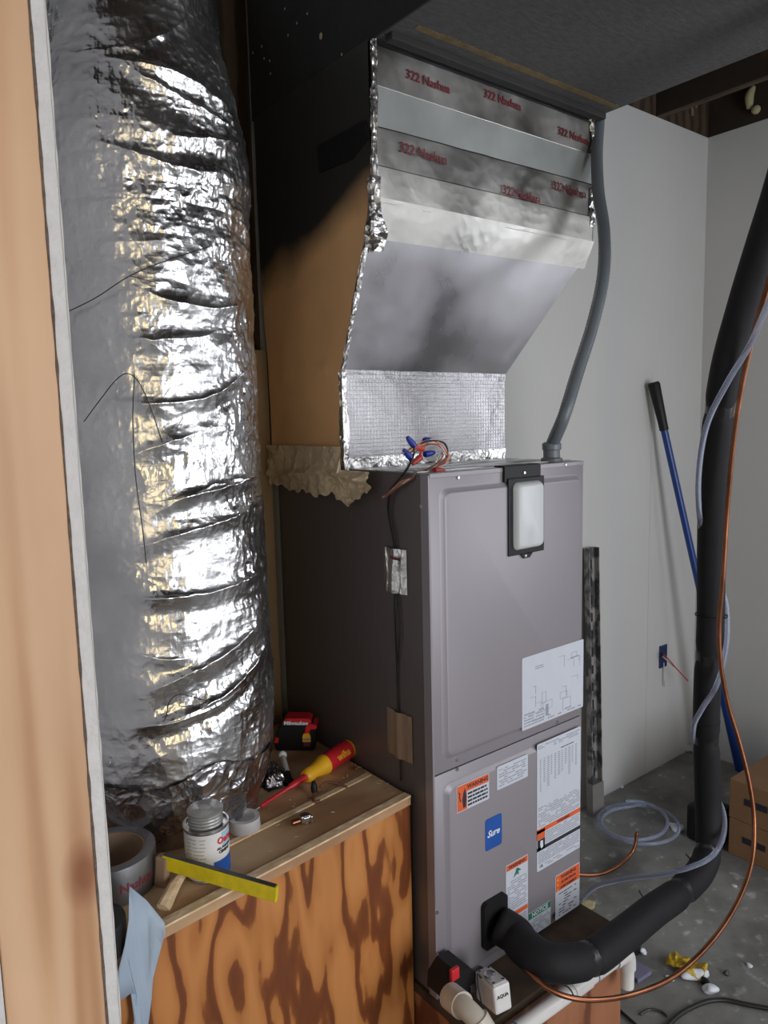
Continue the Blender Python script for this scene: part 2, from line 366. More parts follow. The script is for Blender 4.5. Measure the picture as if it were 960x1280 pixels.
# ------------------------------------------------------------ the room
bm = BM(); bx(bm, -3.2, 2.5, -3.6, .9, FZ-.1, FZ); struct(obj('floor', bm, m_floor))
bm = BM(); bx(bm, .02, RX+.12, RY, RY+.12, FZ, CZ); struct(obj('wall_rear', bm, m_wall))
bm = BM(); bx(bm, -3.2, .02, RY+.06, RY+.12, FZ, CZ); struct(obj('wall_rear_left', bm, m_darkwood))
bm = BM()                                         # right wall with a window opening
bx(bm, RX, RX+.12, -1.2, RY, FZ, CZ); bx(bm, RX, RX+.12, -3.6, -2.6, FZ, CZ)
bx(bm, RX, RX+.12, -2.6, -1.2, FZ, -.6); bx(bm, RX, RX+.12, -2.6, -1.2, .8, CZ)
struct(obj('wall_right', bm, m_wall))
bm = BM()                                         # front wall behind the photographer with a doorway
bx(bm, -3.2, -.25, -3.6, -3.48, FZ, CZ); bx(bm, 1.15, RX+.12, -3.6, -3.48, FZ, CZ); bx(bm, -.25, 1.15, -3.6, -3.48, .9, CZ)
struct(obj('wall_front', bm, m_wall))
bm = BM(); bx(bm, -3.2, -3.1, -3.6, .7, FZ, CZ); struct(obj('wall_left', bm, m_wall))
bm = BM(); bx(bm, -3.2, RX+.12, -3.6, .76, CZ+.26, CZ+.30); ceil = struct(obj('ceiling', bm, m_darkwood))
bm = BM(); bx(bm, .0, .04, 0, 4.24, 0, .26)
jm = bpy.data.meshes.new('joist'); bm.to_mesh(jm); bm.free(); jm.materials.append(m_darkwood)
for k in range(13):
    o = bpy.data.objects.new('joist', jm); COL.objects.link(o); o.location = (-3.0 + k*.4 - .0, -3.5, CZ); o.parent = ceil
bm = BM(); bx(bm, .75, RX+.1, RY-.0, RY+.1, CZ, CZ+.26); bx(bm, RX, RX+.1, -3.5, RY, CZ, CZ+.26)
o = obj('trim_1', bm, m_darkwood); struct(o)
# partition end at the left: stud between two drywall sheets
SY = -.40
X0, X1 = -.893, -.8035
bm = BM(); bx(bm, X0, X1, SY, SY+.038, FZ, CZ, .0015); stud = obj('wall_partition', bm, m_pine); struct(stud)
bm = BM(); bx(bm, X1+.0008, X1+.0135, SY, SY+.9, FZ, CZ)
dw = obj('drywall_sheet', bm, m_gyp, stud)
bm = BM(); bx(bm, X0-.0135, X0-.0008, SY+.001, SY+.9, FZ, CZ); obj('drywall_sheet', bm, m_gyp, stud)
# ragged paper edges along the cut drywall
for xe, w_, s in ((X1+.0002, .0015, 1), (X1+.0134, .0010, 2)):
    zs = np.linspace(-1.0, 1.0, 400)
    wv = w_*(.4+1.6*vnoise(zs*60, zs*0, 11*s))
    P = np.stack([np.stack([xe-wv/2, zs*0+SY-.0006, zs], -1), np.stack([xe+wv/2, zs*0+SY-.0006, zs], -1)], 0)
    o = obj('torn_paper', grid_mesh('torn_paper', P), m_paperedge if s == 1 else m_wall, stud)
    md = o.modifiers.new('s', 'SOLIDIFY'); md.thickness = .0006
bm = BM()
for k in range(4): bx(bm, X0, X1, SY+.04+.3*k+.2, SY+.04+.3*k+.238, FZ, CZ)
obj('stud', bm, m_pine, stud)
# brown post in the dark corner behind the duct
bm = BM(); bx(bm, -.17, -.012, RY-.03, RY+.05, FZ, .30, .002); o = obj('trim_2', bm, m_brownwall); struct(o)

# ------------------------------------------------------------ trunk duct overhead
TZ = .872
tr = thing('trunk_duct', 'large charcoal wrapped trunk duct overhead across the top of the room', 'duct', (.2, -.6, TZ))
bm = BM(); bx(bm, -.010, .70, -2.6, .105, TZ, CZ-.002, .002); bx(bm, -.010, .70, .1051, RY-.01, TZ+.0, CZ-.002, .002); obj('duct_wrap', bm, m_liner, tr)
bm = BM(); bx(bm, -.016, -.0105, -2.6, RY-.01, TZ-.003, CZ-.003, .001); obj('black_side', bm, m_black, tr)
bm = BM()
xs = np.linspace(.03, .69, 140)
for i in range(139):
    a, c = xs[i], xs[i+1]; w0 = .017+.004*(random.random()-.5)
    fs = poly(bm, [(a, .055-w0, TZ-.001), (c, .055-w0, TZ-.001), (c, .055, TZ-.001), (a, .055, TZ-.001)], (0, 0, .002))
obj('glue_strip', bm, m_amber, tr)
bm = BM(); bx(bm, .0, .70, .085, .108, TZ-.014, TZ+.002, .003); obj('flange', bm, m_black, tr)
bm = BM(); bx(bm, .705, 1.12, .20, RY-.01, CZ-.05, CZ-.01, .003); o = obj('trim_3', bm, m_darkwood); struct(o)

# ------------------------------------------------------------ supply plenum
pl = thing('supply_plenum', 'foil faced supply plenum flaring out above the grey air handler', 'duct', (.25, .35, 0))
PL = -.012
def quadgrid(name, A, B, C, D, n, m, amp, seed, sc=18, flat_edges=True, nrm=None):
    A, B, C, D = [np.array(v, float) for v in (A, B, C, D)]   # A bottom left, B bottom right, C top right, D top left
    u = np.linspace(0, 1, n)[:, None, None]; v = np.linspace(0, 1, m)[None, :, None]
    P = (A*(1-u)+B*u)*(1-v) + (D*(1-u)+C*u)*v
    N = np.cross(B-A, D-A); N /= np.linalg.norm(N)
    Lu, Lv = np.linalg.norm(B-A), np.linalg.norm(D-A)
    uu = u[..., 0]*Lu + 0*v[..., 0]; vv = v[..., 0]*Lv + 0*u[..., 0]
    h = ridged(uu*sc, vv*sc, seed, 0, 3) - .5
    e = np.minimum(1, np.minimum(np.minimum(uu, Lu-uu), np.minimum(vv, Lv-vv))/.02) if flat_edges else 1
    return grid_mesh(name, P + (h*amp*e)[..., None]*N)
fY, fz0, fz1 = .273, .222, .545       # neck front, transition heights
uY, uR, uT = .132, .700, .868
nR = .522
# front: neck, flare, upper box
o = obj('front_panel', quadgrid('front_panel', (PL, fY, 0), (nR, fY, 0), (nR, fY, fz0), (PL, fY, fz0), 90, 40, .0022, 3, 9), m_foilneck, pl); smooth(o)
o = obj('flare_panel', quadgrid('flare_panel', (PL, fY, fz0), (nR, fY, fz0), (uR, uY, fz1), (PL-.012, uY, fz1), 90, 60, .0012, 5, 2.5), m_foil2, pl); smooth(o)
o = obj('upper_panel', quadgrid('upper_panel', (PL-.012, uY, fz1), (uR, uY, fz1), (uR, uY, uT), (PL, uY, uT), 90, 50, .002, 6, 5), m_foil2, pl); smooth(o)
# galvanised band and tapes on the upper box
def band(name, z0, z1, m, seed, amp=.002, dy=.003, zr0=None, zr1=None, x0=PL-.005, x1=uR+.002, sc=14, n=140):
    zr0 = z0 if zr0 is None else zr0; zr1 = z1 if zr1 is None else zr1
    me = quadgrid(name, (x0, uY-dy, z0), (x1, uY-dy, zr0), (x1, uY-dy, zr1), (x0, uY-dy, z1), n, 30, amp, seed, sc, False)
    o = obj(name, me, m, pl); smooth(o); md = o.modifiers.new('s', 'SOLIDIFY'); md.thickness = .0012; md.offset = 0; return o
band('metal_band', .700, .788, m_bare, 21, .0006, .0035)
t1 = band('foil_tape', .782, .862, m_tape, 22, .0015, .0045, sc=5)
t2 = band('foil_tape', .612, .705, m_tape, 23, .0035, .005, zr0=.62, zr1=.71, sc=8)
# tape folded over the knee between upper box and flare
me = quadgrid('foil_tape', (PL-.012, uY+.022, fz1-.055), (uR+.0, uY+.018, fz1-.045), (uR+.002, uY-.012, fz1+.02), (PL-.014, uY-.012, fz1+.02), 140, 20, .0025, 31, 7, False)
o = obj('foil_tape', me, m_knee, pl); smooth(o)
band('foil_tape', .556, .628, m_knee, 32, .0035, .008, sc=6)
# red lettering printed on the tape
def tape_text(s, x, z, size, par, dy, ang=0.0):
    Mx = FRONT(x, uY-dy, z) @ Matrix.Rotation(ang, 4, 'Z')
    lettering(s, size, Mx, m_redp, par, bold=.0002, ext=.0006)
for x, z in ((.13, .822), (.36, .838), (.62, .812)): tape_text('322 Nashua', x, z, .026, t1, .0078, -.02)
for x, z in ((.11, .672), (.42, .638), (.60, .678)): tape_text('322 Nashua', x, z, .028, t2, .0115, -.02)
# crumpled bright foil strips down the corner edges
def crumple_strip(P0, P1, w, seed, name='corner_tape', m=m_tapeb, n=90, amp=.006):
    P0, P1 = np.array(P0, float), np.array(P1, float); d = P1-P0; L_ = np.linalg.norm(d)
    tt = np.linspace(0, 1, n)[:, None]; vv = np.linspace(-1, 1, 15)[None, :]
    ww = w*(.6+.8*vnoise(tt*L_*25, tt*0, seed))
    base = P0 + d*tt[..., None]
    # wraps the vertical corner: half on the -X face, half on the -Y face
    ox = np.where(vv < 0, 0, vv)*ww; oy = np.where(vv < 0, -vv, 0)*ww
    h = (ridged(tt*L_*40+0*vv, vv*1.5+5+0*tt, seed, 0, 3)-.35)*amp
    P = base + np.stack([ox-h-.003, oy-h-.003, 0*ox+tt*0], -1)
    o = obj(name, grid_mesh(name, P), m, pl); smooth(o, 40); return o
crumple_strip((PL-.012, uY-.006, fz1-.03), (PL-.002, uY-.006, uT), .010, 41, amp=.007)
crumple_strip((PL-.002, fY-.002, .0), (PL-.002, fY-.002, fz0), .012, 42, amp=.005)
crumple_strip((PL-.002, fY-.004, fz0), (PL-.014, uY-.004, fz1), .007, 43, amp=.004)
crumple_strip((PL-.014, uY-.01, fz1-.09), (PL-.014, uY-.01, fz1+.06), .03, 44, amp=.014)
# right edge: crumpled narrow strip, mirrored
for z0, z1, s in ((.60, .70, 51), (.79, .868, 52)):
    tt = np.linspace(0, 1, 40)[:, None]; vv = np.linspace(-1, 1, 7)[None, :]
    h = (ridged(tt*4+0*vv, vv+3+0*tt, s, 0, 3)-.3)*.012
    P = np.stack([uR-.006+vv*.008+0*tt+h*.5, uY-.008-h+0*vv, z0+(z1-z0)*tt+0*vv], -1)
    o = obj('corner_tape', grid_mesh('corner_tape', P), m_tapeb, pl); smooth(o, 40)
# bottom seam tape round the neck and fold line tape
for z, w_, s in ((.012, .016, 61), (fz0-.006, .012, 62)):
    me = quadgrid('seam_tape', (PL, fY-.003, z-w_*.7), (nR, fY-.003, z-w_*.7), (nR, fY-.003, z+w_), (PL, fY-.003, z+w_), 120, 8, .003, s, 30, False)
    o = obj('seam_tape', me, m_tapeb if s == 61 else m_foilneck, pl); smooth(o)
# sides, back, top: closed body
bm = BM()
PB = RY-.035
prof = [(fY, -.0), (fY, fz0), (uY, fz1), (uY, uT), (PB, uT), (PB, 0)]
vl = [bm.verts.new((nR if k in (0, 1, 5) else uR, y+.004, z)) for k, (y, z) in enumerate(prof)]
vl[4].co.x = uR; vl[5].co.x = nR
bm.faces.new(vl)
obj('right_side', bm, m_foil2, pl)
bm = BM()                                          # left side lower: kraft
yk = lambda z: fY if z < fz0 else fY+(uY-fY)*min(1, (z-fz0)/(fz1-fz0))
def side_x(z): return PL-.012*min(1, max(0, (z-fz0)/(fz1-fz0)))
def side_grid(name, zlo, zhi, m, seed, amp):
    n, mm = 50, 50; P = np.zeros((n, mm, 3))
    for i in range(n):
        s = i/(n-1)
        for j in range(mm):
            v = j/(mm-1); z0_, z1_ = zlo(s), zhi(s); z = z0_+(z1_-z0_)*v
            y = yk(z)+(PB-yk(z))*s
            P[i, j] = (side_x(z), y, z)
    h = ridged(P[..., 1]*7, P[..., 2]*7, seed, 0, 3)-.5
    crease = np.exp(-((P[..., 2]-.225-.006*np.sin(P[..., 1]*40))/.003)**2)*.007
    P[..., 0] -= h*amp + crease
    o = obj(name, grid_mesh(name, P), m, pl); smooth(o); return o
edge = lambda s: .62-.19*s+.02*math.sin(s*9)
side_grid('left_side', lambda s: -.0, lambda s: uT, m_kraft, 71, .004)  # upper part carries the dark reflection in its colour
bm = BM(); poly(bm, [at(*q, 'X', PL-.0145) for q in ((397, 183), (457, 150), (462, 172), (440, 200), (400, 216))], (-.002, 0, 0)); obj('black_patch', bm, m_btape, pl)
# specks of dried glue on the black side
for q in ((401, 45), (327, 58), (316, 66), (330, 73), (337, 76), (338, 92), (384, 17), (371, 29), (356, 11), (360, 44), (427, 68)):
    p = at(q[0], q[1], 'X', PL-.0165); r = .0025 if q[0] != 401 else .006
    bm = BM(); bmesh.ops.create_icosphere(bm, subdivisions=1, radius=r, matrix=Matrix.Translation(p) @ Matrix.Diagonal((.4, 1, 1.3, 1)))
    obj('glue_speck', bm, m_spray, pl)
# crinkled kraft apron hanging over the top of the cabinet side
n, mm = 150, 24; P = np.zeros((n, mm, 3))
for i in range(n):
    s = i/(n-1); y = .16+(PB-.16)*s
    drop = -.045-.016*math.sin(s*3.1)-.022*max(0, 1-abs(s-.16)/.16)+.004*math.sin(s*23)+.004*math.sin(s*61)
    for j in range(mm):
        v = j/(mm-1); z = .055*(1-v)+drop*v if y > fY-.01 else (.002*(1-v)+drop*v)
        P[i, j] = (PL-.006, y, z)
hh = ridged(P[..., 1]*16, P[..., 2]*34, 81, 0, 3)-.4
fold = np.exp(-((P[..., 2]+.012+.01*np.sin(P[..., 1]*14))/.007)**2)*.012
s_ = (P[..., 1]-.16)/(PB-.16)
P[..., 0] -= hh*.016 + fold + .012*ridged(P[..., 1]*30+P[..., 2]*12, P[..., 2]*60, 83, 0, 2)*np.clip(1.4-s_*1.6, .25, 1) + .001
o = obj('kraft_apron', grid_mesh('kraft_apron', P), m_kraft2, pl); smooth(o, 50)

# ------------------------------------------------------------ air handler
AW, AD, AH = .50, .60, 1.16
ah = thing('air_handler', 'tall grey steel air handler cabinet standing on a low plywood stand', 'air handler', (.25, .3, -AH))
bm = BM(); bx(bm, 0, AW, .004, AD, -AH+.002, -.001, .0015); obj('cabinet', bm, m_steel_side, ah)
bm = BM()
bx(bm, .0, AW, .004, .262, -.001, .003, .0008); bx(bm, .0, AW, .035, .038, .003, .005); bx(bm, .0, AW, .10, .102, .003, .0045)
bx(bm, .0, AW, .17, .172, .003, .0045)
obj('top_sheet', bm, m_galv, ah)
def front_panel(z0, z1, padz0, padz1, name):
    bm = BM(); bx(bm, 0, AW, -.003, .004, z0, z1, .0012)
    # raised pad with rounded corners and sloped flank
    rings = []
    for ins, y, rr in ((0, -.003, .022), (.004, -.0035, .020), (.011, -.0095, .016), (.014, -.0105, .014)):
        rings.append([bm.verts.new((x, y, z)) for x, z in rrect(.024+ins, .490-ins*.6, padz0+ins, padz1-ins, rr)])
    for A, B in zip(rings, rings[1:]):
        for k in range(len(A)): bm.faces.new((A[k], A[(k+1) % len(A)], B[(k+1) % len(B)], B[k]))
    bm.faces.new(rings[-1])
    o = obj(name, bm, m_steel, ah); smooth(o, 35); return o
up = front_panel(-.640, .0, -.618, -.028, 'upper_door')
lo = front_panel(-AH, -.643, -AH+.02, -.668, 'lower_door')
bm = BM(); bx(bm, .0, AW, -.0045, -.002, -.0075, .0025, .001); obj('top_lip', bm, m_steel, ah)
bm = BM(); bx(bm, -.0035, .002, -.003, .022, -AH, .0, .001); obj('corner_edge', bm, m_steel, ah)
SC = BM(); bmesh.ops.create_cone(SC, segments=8, radius1=.0045, radius2=.003, depth=.003, cap_ends=True, matrix=Matrix.Rotation(PI/2, 4, 'X'))
screw_me = bpy.data.meshes.new('screw'); SC.to_mesh(screw_me); SC.free(); screw_me.materials.append(m_sil)
def screw(p, par=None, rot=None):
    o = bpy.data.objects.new('screw', screw_me); COL.objects.link(o); o.location = Vector(p) - (par.location if par else Vector()); o.parent = par
    if rot: o.rotation_euler = rot
    return o
for q in ((573, 597), (707, 581)): screw(at(*q, 'Y', -.005), ah)
for q in ((572, 950), (572, 962), (697, 893), (697, 903), (547, 1141), (547, 1195)): screw(at(*q, 'Y', -.005), ah)
screw(at(527, 633, 'X', -.002), ah, (0, 0, PI/2)); screw(at(541, 1222, 'X', -.002), ah, (0, 0, PI/2))
# black framed sight lens
bm = BM()
bx(bm, .222, .342, -.0145, -.0105, -.196, -.022, .002)
bx(bm, .214, .334, -.0105, -.0040, -.030, .005, .001); bx(bm, .214, .334, -.006, .022, .003, .006, .001)
poly(bm, [(.262, -.0145, -.196), (.302, -.0145, -.196), (.292, -.0145, -.206), (.272, -.0145, -.206)], (0, .004, 0))
lf = obj('lens_frame', bm, m_blackp, ah)
bm = BM(); rings = []
for ins, y, rr in ((-.002, -.0147, .014), (0, -.020, .013), (.004, -.026, .010), (.009, -.028, .007)):
    rings.append([bm.verts.new((x, y, z)) for x, z in rrect(.238+ins, .330-ins, -.182+ins, -.034-ins, rr)])
for A, B in zip(rings, rings[1:]):
    for k in range(len(A)): bm.faces.new((A[k], A[(k+1) % len(A)], B[(k+1) % len(B)], B[k]))
bm.faces.new(rings[-1]); o = obj('lens', bm, m_glass, lf); smooth(o, 40)
bm = BM()
for x in (.262, .305): tube(bm, [(x, -.0175, -.170), (x, -.0175, -.05)], .010, 10)
obj('lens_highlight', bm, m_white, lf)  # white rods stand in for the vertical reflections in the lens
bm = BM(); bx(bm, .250, .278, -.0195, -.015, -.166, -.115); bx(bm, .296, .316, -.0195, -.015, -.166, -.115); obj('lens_highlight_base', bm, m_grey, lf)
o = screw((.276, -.0125, -.012), ah); screw((.276, -.0155, -.2), ah)

# stickers
SYF = -.0108
def sticker(x0, x1, z0, z1, m=m_paper, r=.003):
    bm = BM(); poly(bm, [(x, SYF, z) for x, z in rrect(x0, x1, z0, z1, r, 3)], (0, -.0006, 0))
    return obj('sticker', bm, m, ah)
def block(par, x0, x1, z0, z1, m, name='printed_panel', dy=.0012):
    bm = BM(); bx(bm, x0, x1, SYF-dy, SYF-.0004, z0, z1); return obj(name, bm, m, par)
def fine(par, x0, x1, z0, z1, rows, m=m_grey, fill=.8, thick=.42, cols=None):
    bm = BM(); dz = (z1-z0)/rows
    for i in range(rows):
        z = z1-(i+.5)*dz; x = x0
        while x < x1-.002:
            w_ = random.uniform(.004, .014); e = min(x+w_, x1)
            if random.random() < fill: bx(bm, x, e, SYF-.0010, SYF-.0005, z-dz*thick/2, z+dz*thick/2)
            x = e+.0018
    o = obj('fine_print', bm, m, par); o['kind'] = 'stuff'; return o
s = sticker(.268, .496, -.615, -.440); s['label'] = 'white wiring diagram sheet'
bm = BM()
def ln(x0, z0, x1, z1, w_=.0008):
    bx(bm, min(x0, x1)-w_/2, max(x0, x1)+w_/2, SYF-.0010, SYF-.0005, min(z0, z1)-w_/2, max(z0, z1)+w_/2)
for k in range(16):
    x, z = random.uniform(.28, .45), random.uniform(-.585, -.46); a, c = random.uniform(.01, .04), random.uniform(.008, .03)
    ln(x, z, x+a, z); ln(x+a, z, x+a, z-c)
    if k % 3 == 0: ln(x, z, x, z-c); ln(x, z-c, x+a, z-c)
for q in ((.27, -.610, .35, -.575), (.36, -.605, .49, -.59)): pass
o = obj('diagram', bm, m_grey, s); o['kind'] = 'stuff'
fine(s, .275, .345, -.610, -.575, 5); fine(s, .36, .49, -.611, -.598, 2, fill=.5); fine(s, .315, .345, -.478, -.468, 2)
bm = BM(); bx(bm, .352, .362, SYF-.001, SYF-.0005, -.600, -.572); obj('fine_print', bm, m_grey, s)

s = sticker(.056, .157, -.742, -.680); s['label'] = 'orange and white warning sticker'
block(s, .058, .087, -.740, -.682, m_orange); block(s, .0875, .155, -.700, -.682, m_orange)
lettering('WARNING', .0135, FRONT(.121, SYF-.0014, -.691), m_ink, s, bold=.0003)
fine(s, .090, .152, -.738, -.703, 4, m_ink, .9, .5)
bm = BM(); poly(bm, [(.075, SYF-.0014, -.735), (.083, SYF-.0014, -.735), (.0855, SYF-.0014, -.712), (.081, SYF-.0014, -.69), (.076, SYF-.0014, -.70), (.0725, SYF-.0014, -.715)], (0, .0003, 0))
poly(bm, [(.060, SYF-.0014, -.694), (.067, SYF-.0014, -.698), (.066, SYF-.0014, -.708), (.070, SYF-.0014, -.720), (.066, SYF-.0014, -.718), (.063, SYF-.0014, -.707), (.064, SYF-.0014, -.700)], (0, .0003, 0))
obj('pictogram', bm, m_ink, s)

s = sticker(.183, .288, -.732, -.676); s['label'] = 'small white data sticker'
fine(s, .190, .282, -.727, -.683, 8, m_grey, .7)

s = sticker(.144, .198, -.866, -.790, m_bluep, .006); s['label'] = 'blue sticker with white script lettering'
lettering('Sure', .0215, FRONT(.169, SYF-.0012, -.828), m_wht, s, shear=.35, bold=.0006)

s = sticker(.321, .488, -.990, -.664); s['label'] = 'tall white rating sheet with an orange warning band'
fine(s, .326, .484, -.684, -.669, 3, m_grey, .6); fine(s, .41, .46, -.700, -.695, 1, m_ink, 1)
bm = BM()
for k in range(11):
    x = .331+k*.0135; top = -.705; n_ = [16, 12, 15, 10, 13, 12, 11, 8, 14, 9, 11][k]
    for j in range(n_): bx(bm, x, x+.005+(k % 3)*.0015, SYF-.001, SYF-.0005, top-.0052*j-.0022, top-.0052*j)
o = obj('table_print', bm, m_grey, s); o['kind'] = 'stuff'
fine(s, .326, .484, -.878, -.825, 10, m_grey, .85)
block(s, .321, .487, -.892, -.881, m_orange); block(s, .321, .350, -.908, -.884, m_orange)
lettering('WARNING', .010, FRONT(.42, SYF-.0014, -.8865), m_ink, s, bold=.0002)
fine(s, .353, .484, -.926, -.895, 6, m_grey, .9)
block(s, .323, .350, -.936, -.909, m_ink); block(s, .321, .488, -.938, -.929, m_ink)
bm = BM(); poly(bm, [(.333, SYF-.0014, -.912), (.342, SYF-.0014, -.913), (.343, SYF-.0014, -.930), (.336, SYF-.0014, -.933), (.332, SYF-.0014, -.922)], (0, .0003, 0)); obj('pictogram', bm, m_wht, s)
fine(s, .36, .45, -.9355, -.9315, 1, m_wht, .9)
fine(s, .326, .484, -.972, -.941, 7, m_grey, .9); fine(s, .350, .484, -.985, -.975, 2, m_grey, .6)
lettering('UL', .011, FRONT(.337, SYF-.0012, -.979), m_ink, s)

s = sticker(.211, .288, -1.125, -.928); s['label'] = 'narrow tall warning sticker with two red bands'
block(s, .213, .286, -.944, -.930, m_orange); lettering('WARNING', .012, FRONT(.2495, SYF-.0014, -.937), m_ink, s, bold=.0003)
bm = BM(); poly(bm, [(.236, SYF-.0012, -.968), (.244, SYF-.0012, -.956), (.247, SYF-.0012, -.948), (.252, SYF-.0012, -.948), (.264, SYF-.0012, -.957), (.254, SYF-.0012, -.957), (.255, SYF-.0012, -.966), (.248, SYF-.0012, -.962)], (0, .0004, 0)); obj('pictogram', bm, m_green, s)
fine(s, .216, .283, -1.048, -.972, 13, m_grey, .75)
block(s, .213, .286, -1.066, -1.055, m_orange); fine(s, .216, .283, -1.118, -1.070, 8, m_grey, .7)

s = sticker(.289, .373, -1.150, -1.085); s['label'] = 'green headed notice sticker'
block(s, .290, .372, -1.102, -1.086, m_green); lettering('NOTICE', .0165, FRONT(.331, SYF-.0014, -1.094), m_wht, s, bold=.0003)
fine(s, .293, .369, -1.147, -1.106, 7, m_grey, .7)

s = sticker(.391, .488, -1.150, -1.030); s['label'] = 'orange headed warning sticker'
block(s, .393, .486, -1.074, -1.032, m_orange)
for k, w_ in enumerate(('WARNING', 'ADVERTENCIA', 'AVERTISSEMENT')):
    lettering(w_, .0125 if k == 0 else .0088, FRONT(.442, SYF-.0014, -1.041-.0135*k), m_ink, s, bold=.0003)
    bm = BM(); poly(bm, [(.396, SYF-.0014, -1.046-.0135*k), (.403, SYF-.0014, -1.046-.0135*k), (.3995, SYF-.0014, -1.038-.0135*k)], (0, .0004, 0)); obj('pictogram', bm, m_yel, s)
fine(s, .405, .475, -1.145, -1.080, 9, m_ink, .55, .3)

# rubber boot where the refrigerant lines leave
ctr = Vector((.167, -.011, -1.045))
bm = BM(); poly(bm, [(x, -.0105, z) for x, z in rrect(.128, .205, -1.10, -.985, .012)], (0, -.012, 0)); obj('rubber_grommet', bm, m_blackp, ah)
# foil patch, brown patch and black lead taped to the cabinet side
def wall_patch(p0, p1, m, seed, amp, name, sub=True):
    a = at(*p0, 'X', -.004); c = at(*p1, 'X', -.004)
    n_, m_ = 34, 26; u = np.linspace(0, 1, n_)[:, None]; v = np.linspace(0, 1, m_)[None, :]
    y = a.y+(c.y-a.y)*u+0*v; z = a.z+(c.z-a.z)*v+0*u
    h = ridged(u*4+0*v, v*2+0*u, seed, 0, 3)*amp + .006*np.exp(-((u-.5)/.12)**2)+0*v
    P = np.stack([-.002-h*(np.minimum(1, 8*np.minimum(u, 1-u))+0*v), y, z], -1)
    o = obj(name, grid_mesh(name, P), m, None); smooth(o, 45); return o
o = wall_patch((507, 688), (480, 737), m_tapeb, 91, .006, 'foil_tape_patch'); tag(o, 'crinkled foil tape patch holding black wires to cabinet side', 'tape')
me = text_mesh('Nashua', .011, ext=.0006, bold=.0002); p = at(494, 698, 'X', -.014)
me.transform(Matrix(((0, 0, -1, p.x), (-1, 0, 0, p.y), (0, 1, 0, p.z), (0, 0, 0, 1)))); me.materials.clear(); obj('lettering', me, m_redp, o)
o = wall_patch((514, 897), (484, 939), m_core, 92, .003, 'brown_tape_patch'); tag(o, 'brown paper tape patch low on the cabinet side above the plywood box', 'tape')

# ------------------------------------------------------------ stand under the air handler
st = thing('plywood_stand', 'low reddish plywood stand under the air handler with dirty top', 'stand', (.25, .25, FZ))
bm = BM(); bx(bm, -.008, .508, -.125, .62, -1.180, -AH, .002); obj('top_board', bm, m_plytop, st)
m_dirty = M('dirty board', (.10, .065, .04), .8, var=.6, scale=14, bump=.3); st.children[0].data.materials[0] = m_dirty
bm = BM(); bx(bm, -.008, .508, -.125, -.107, FZ, -1.181, .001); obj('front_board', bm, m_standply, st)
bm = BM(); bx(bm, .490, .508, -.106, .62, FZ, -1.181, .001); obj('side_board', bm, m_standply, st)
bm = BM(); bx(bm, -.008, .010, -.106, .62, FZ, -1.181, .001); obj('side_board', bm, m_standply, st)

# ------------------------------------------------------------ plywood return box
rb = thing('return_box', 'orange stained plywood return air box with raw plywood top', 'plywood box', (-.35, .3, FZ))
A = Vector((-.012, .066)); B = Vector((-.735, -.012))          # front edge, slightly skewed
dirn = (A-B).normalized(); nrm = Vector((dirn.y, -dirn.x))
def P2(p, off=0): return p + nrm*off
def slab(bm, pts, z0, z1): poly(bm, [(p[0], p[1], z0) for p in pts], (0, 0, z1-z0))
bm = BM(); slab(bm, [P2(B, 0), P2(A, 0), P2(A, -.018), P2(B, -.018)], FZ, BZ-.019); obj('front_sheet', bm, m_ply, rb)
bm = BM(); slab(bm, [P2(B, .003), P2(A, .003), (-.010, RY-.035), (-.735, RY-.035)], BZ-.018, BZ); obj('top_sheet', bm, m_plytop, rb)
bm = BM(); slab(bm, [P2(A, -.0185), P2(A, -.0185)+Vector((-.018, 0)), (-.030, RY-.04), (-.012, RY-.04)], FZ, BZ-.019); obj('side_sheet', bm, m_ply, rb)
bm = BM(); slab(bm, [P2(B, -.0185), P2(B, -.0185)+Vector((.018, 0)), (-.717, RY-.04), (-.735, RY-.04)], FZ, BZ-.019); obj('side_sheet', bm, m_ply, rb)
# pale edge strip along the front and a routed batten further back
bm = BM(); slab(bm, [P2(B, .004), P2(A, .004), P2(A, -.016), P2(B, -.016)], BZ+.0002, BZ+.004); obj('edge_strip', bm, m_plyedge, rb)
bm = BM(); a0 = at(462, 968, 'Z', BZ); a1 = at(330, 1034, 'Z', BZ); a1 = a0+(a1-a0)*1.6
d = (a1-a0).normalized(); nn = Vector((-d.y, d.x, 0))*.007
poly(bm, [a0-nn, a1-nn, a1+nn, a0+nn], (0, 0, .003)); obj('batten', bm, m_plyedge, rb)
bm = BM(); n2 = Vector((-d.y, d.x, 0))*-.026; poly(bm, [a0-nn*.2+n2*.8, a0+(a1-a0)*.35-nn*.2+n2*.8, a0+(a1-a0)*.35+nn*1.2+n2, a0+nn*1.2+n2], (0, 0, .0012)); obj('rough_patch', bm, m_darkwood if False else m_core, rb)
bm = BM()
for k in range(46):                                     # splinters along the torn right edge and top
    if k < 22: x, y = -.012-random.random()*.02, random.uniform(.07, .32)
    else: x, y = random.uniform(-.45, -.05), random.uniform(.06, .28)
    l_ = random.uniform(.003, .012); a = random.uniform(0, 6.28)
    bx(bm, -l_/2, l_/2, -.0006, .0006, 0, .0009, 0, Matrix.Translation((x, y, BZ+.0005)) @ Matrix.Rotation(a, 4, 'Z') @ Matrix.Rotation(random.uniform(-.3, .3), 4, 'Y'))
o = obj('wood_splinters', bm, m_plyedge, rb); o['kind'] = 'stuff'

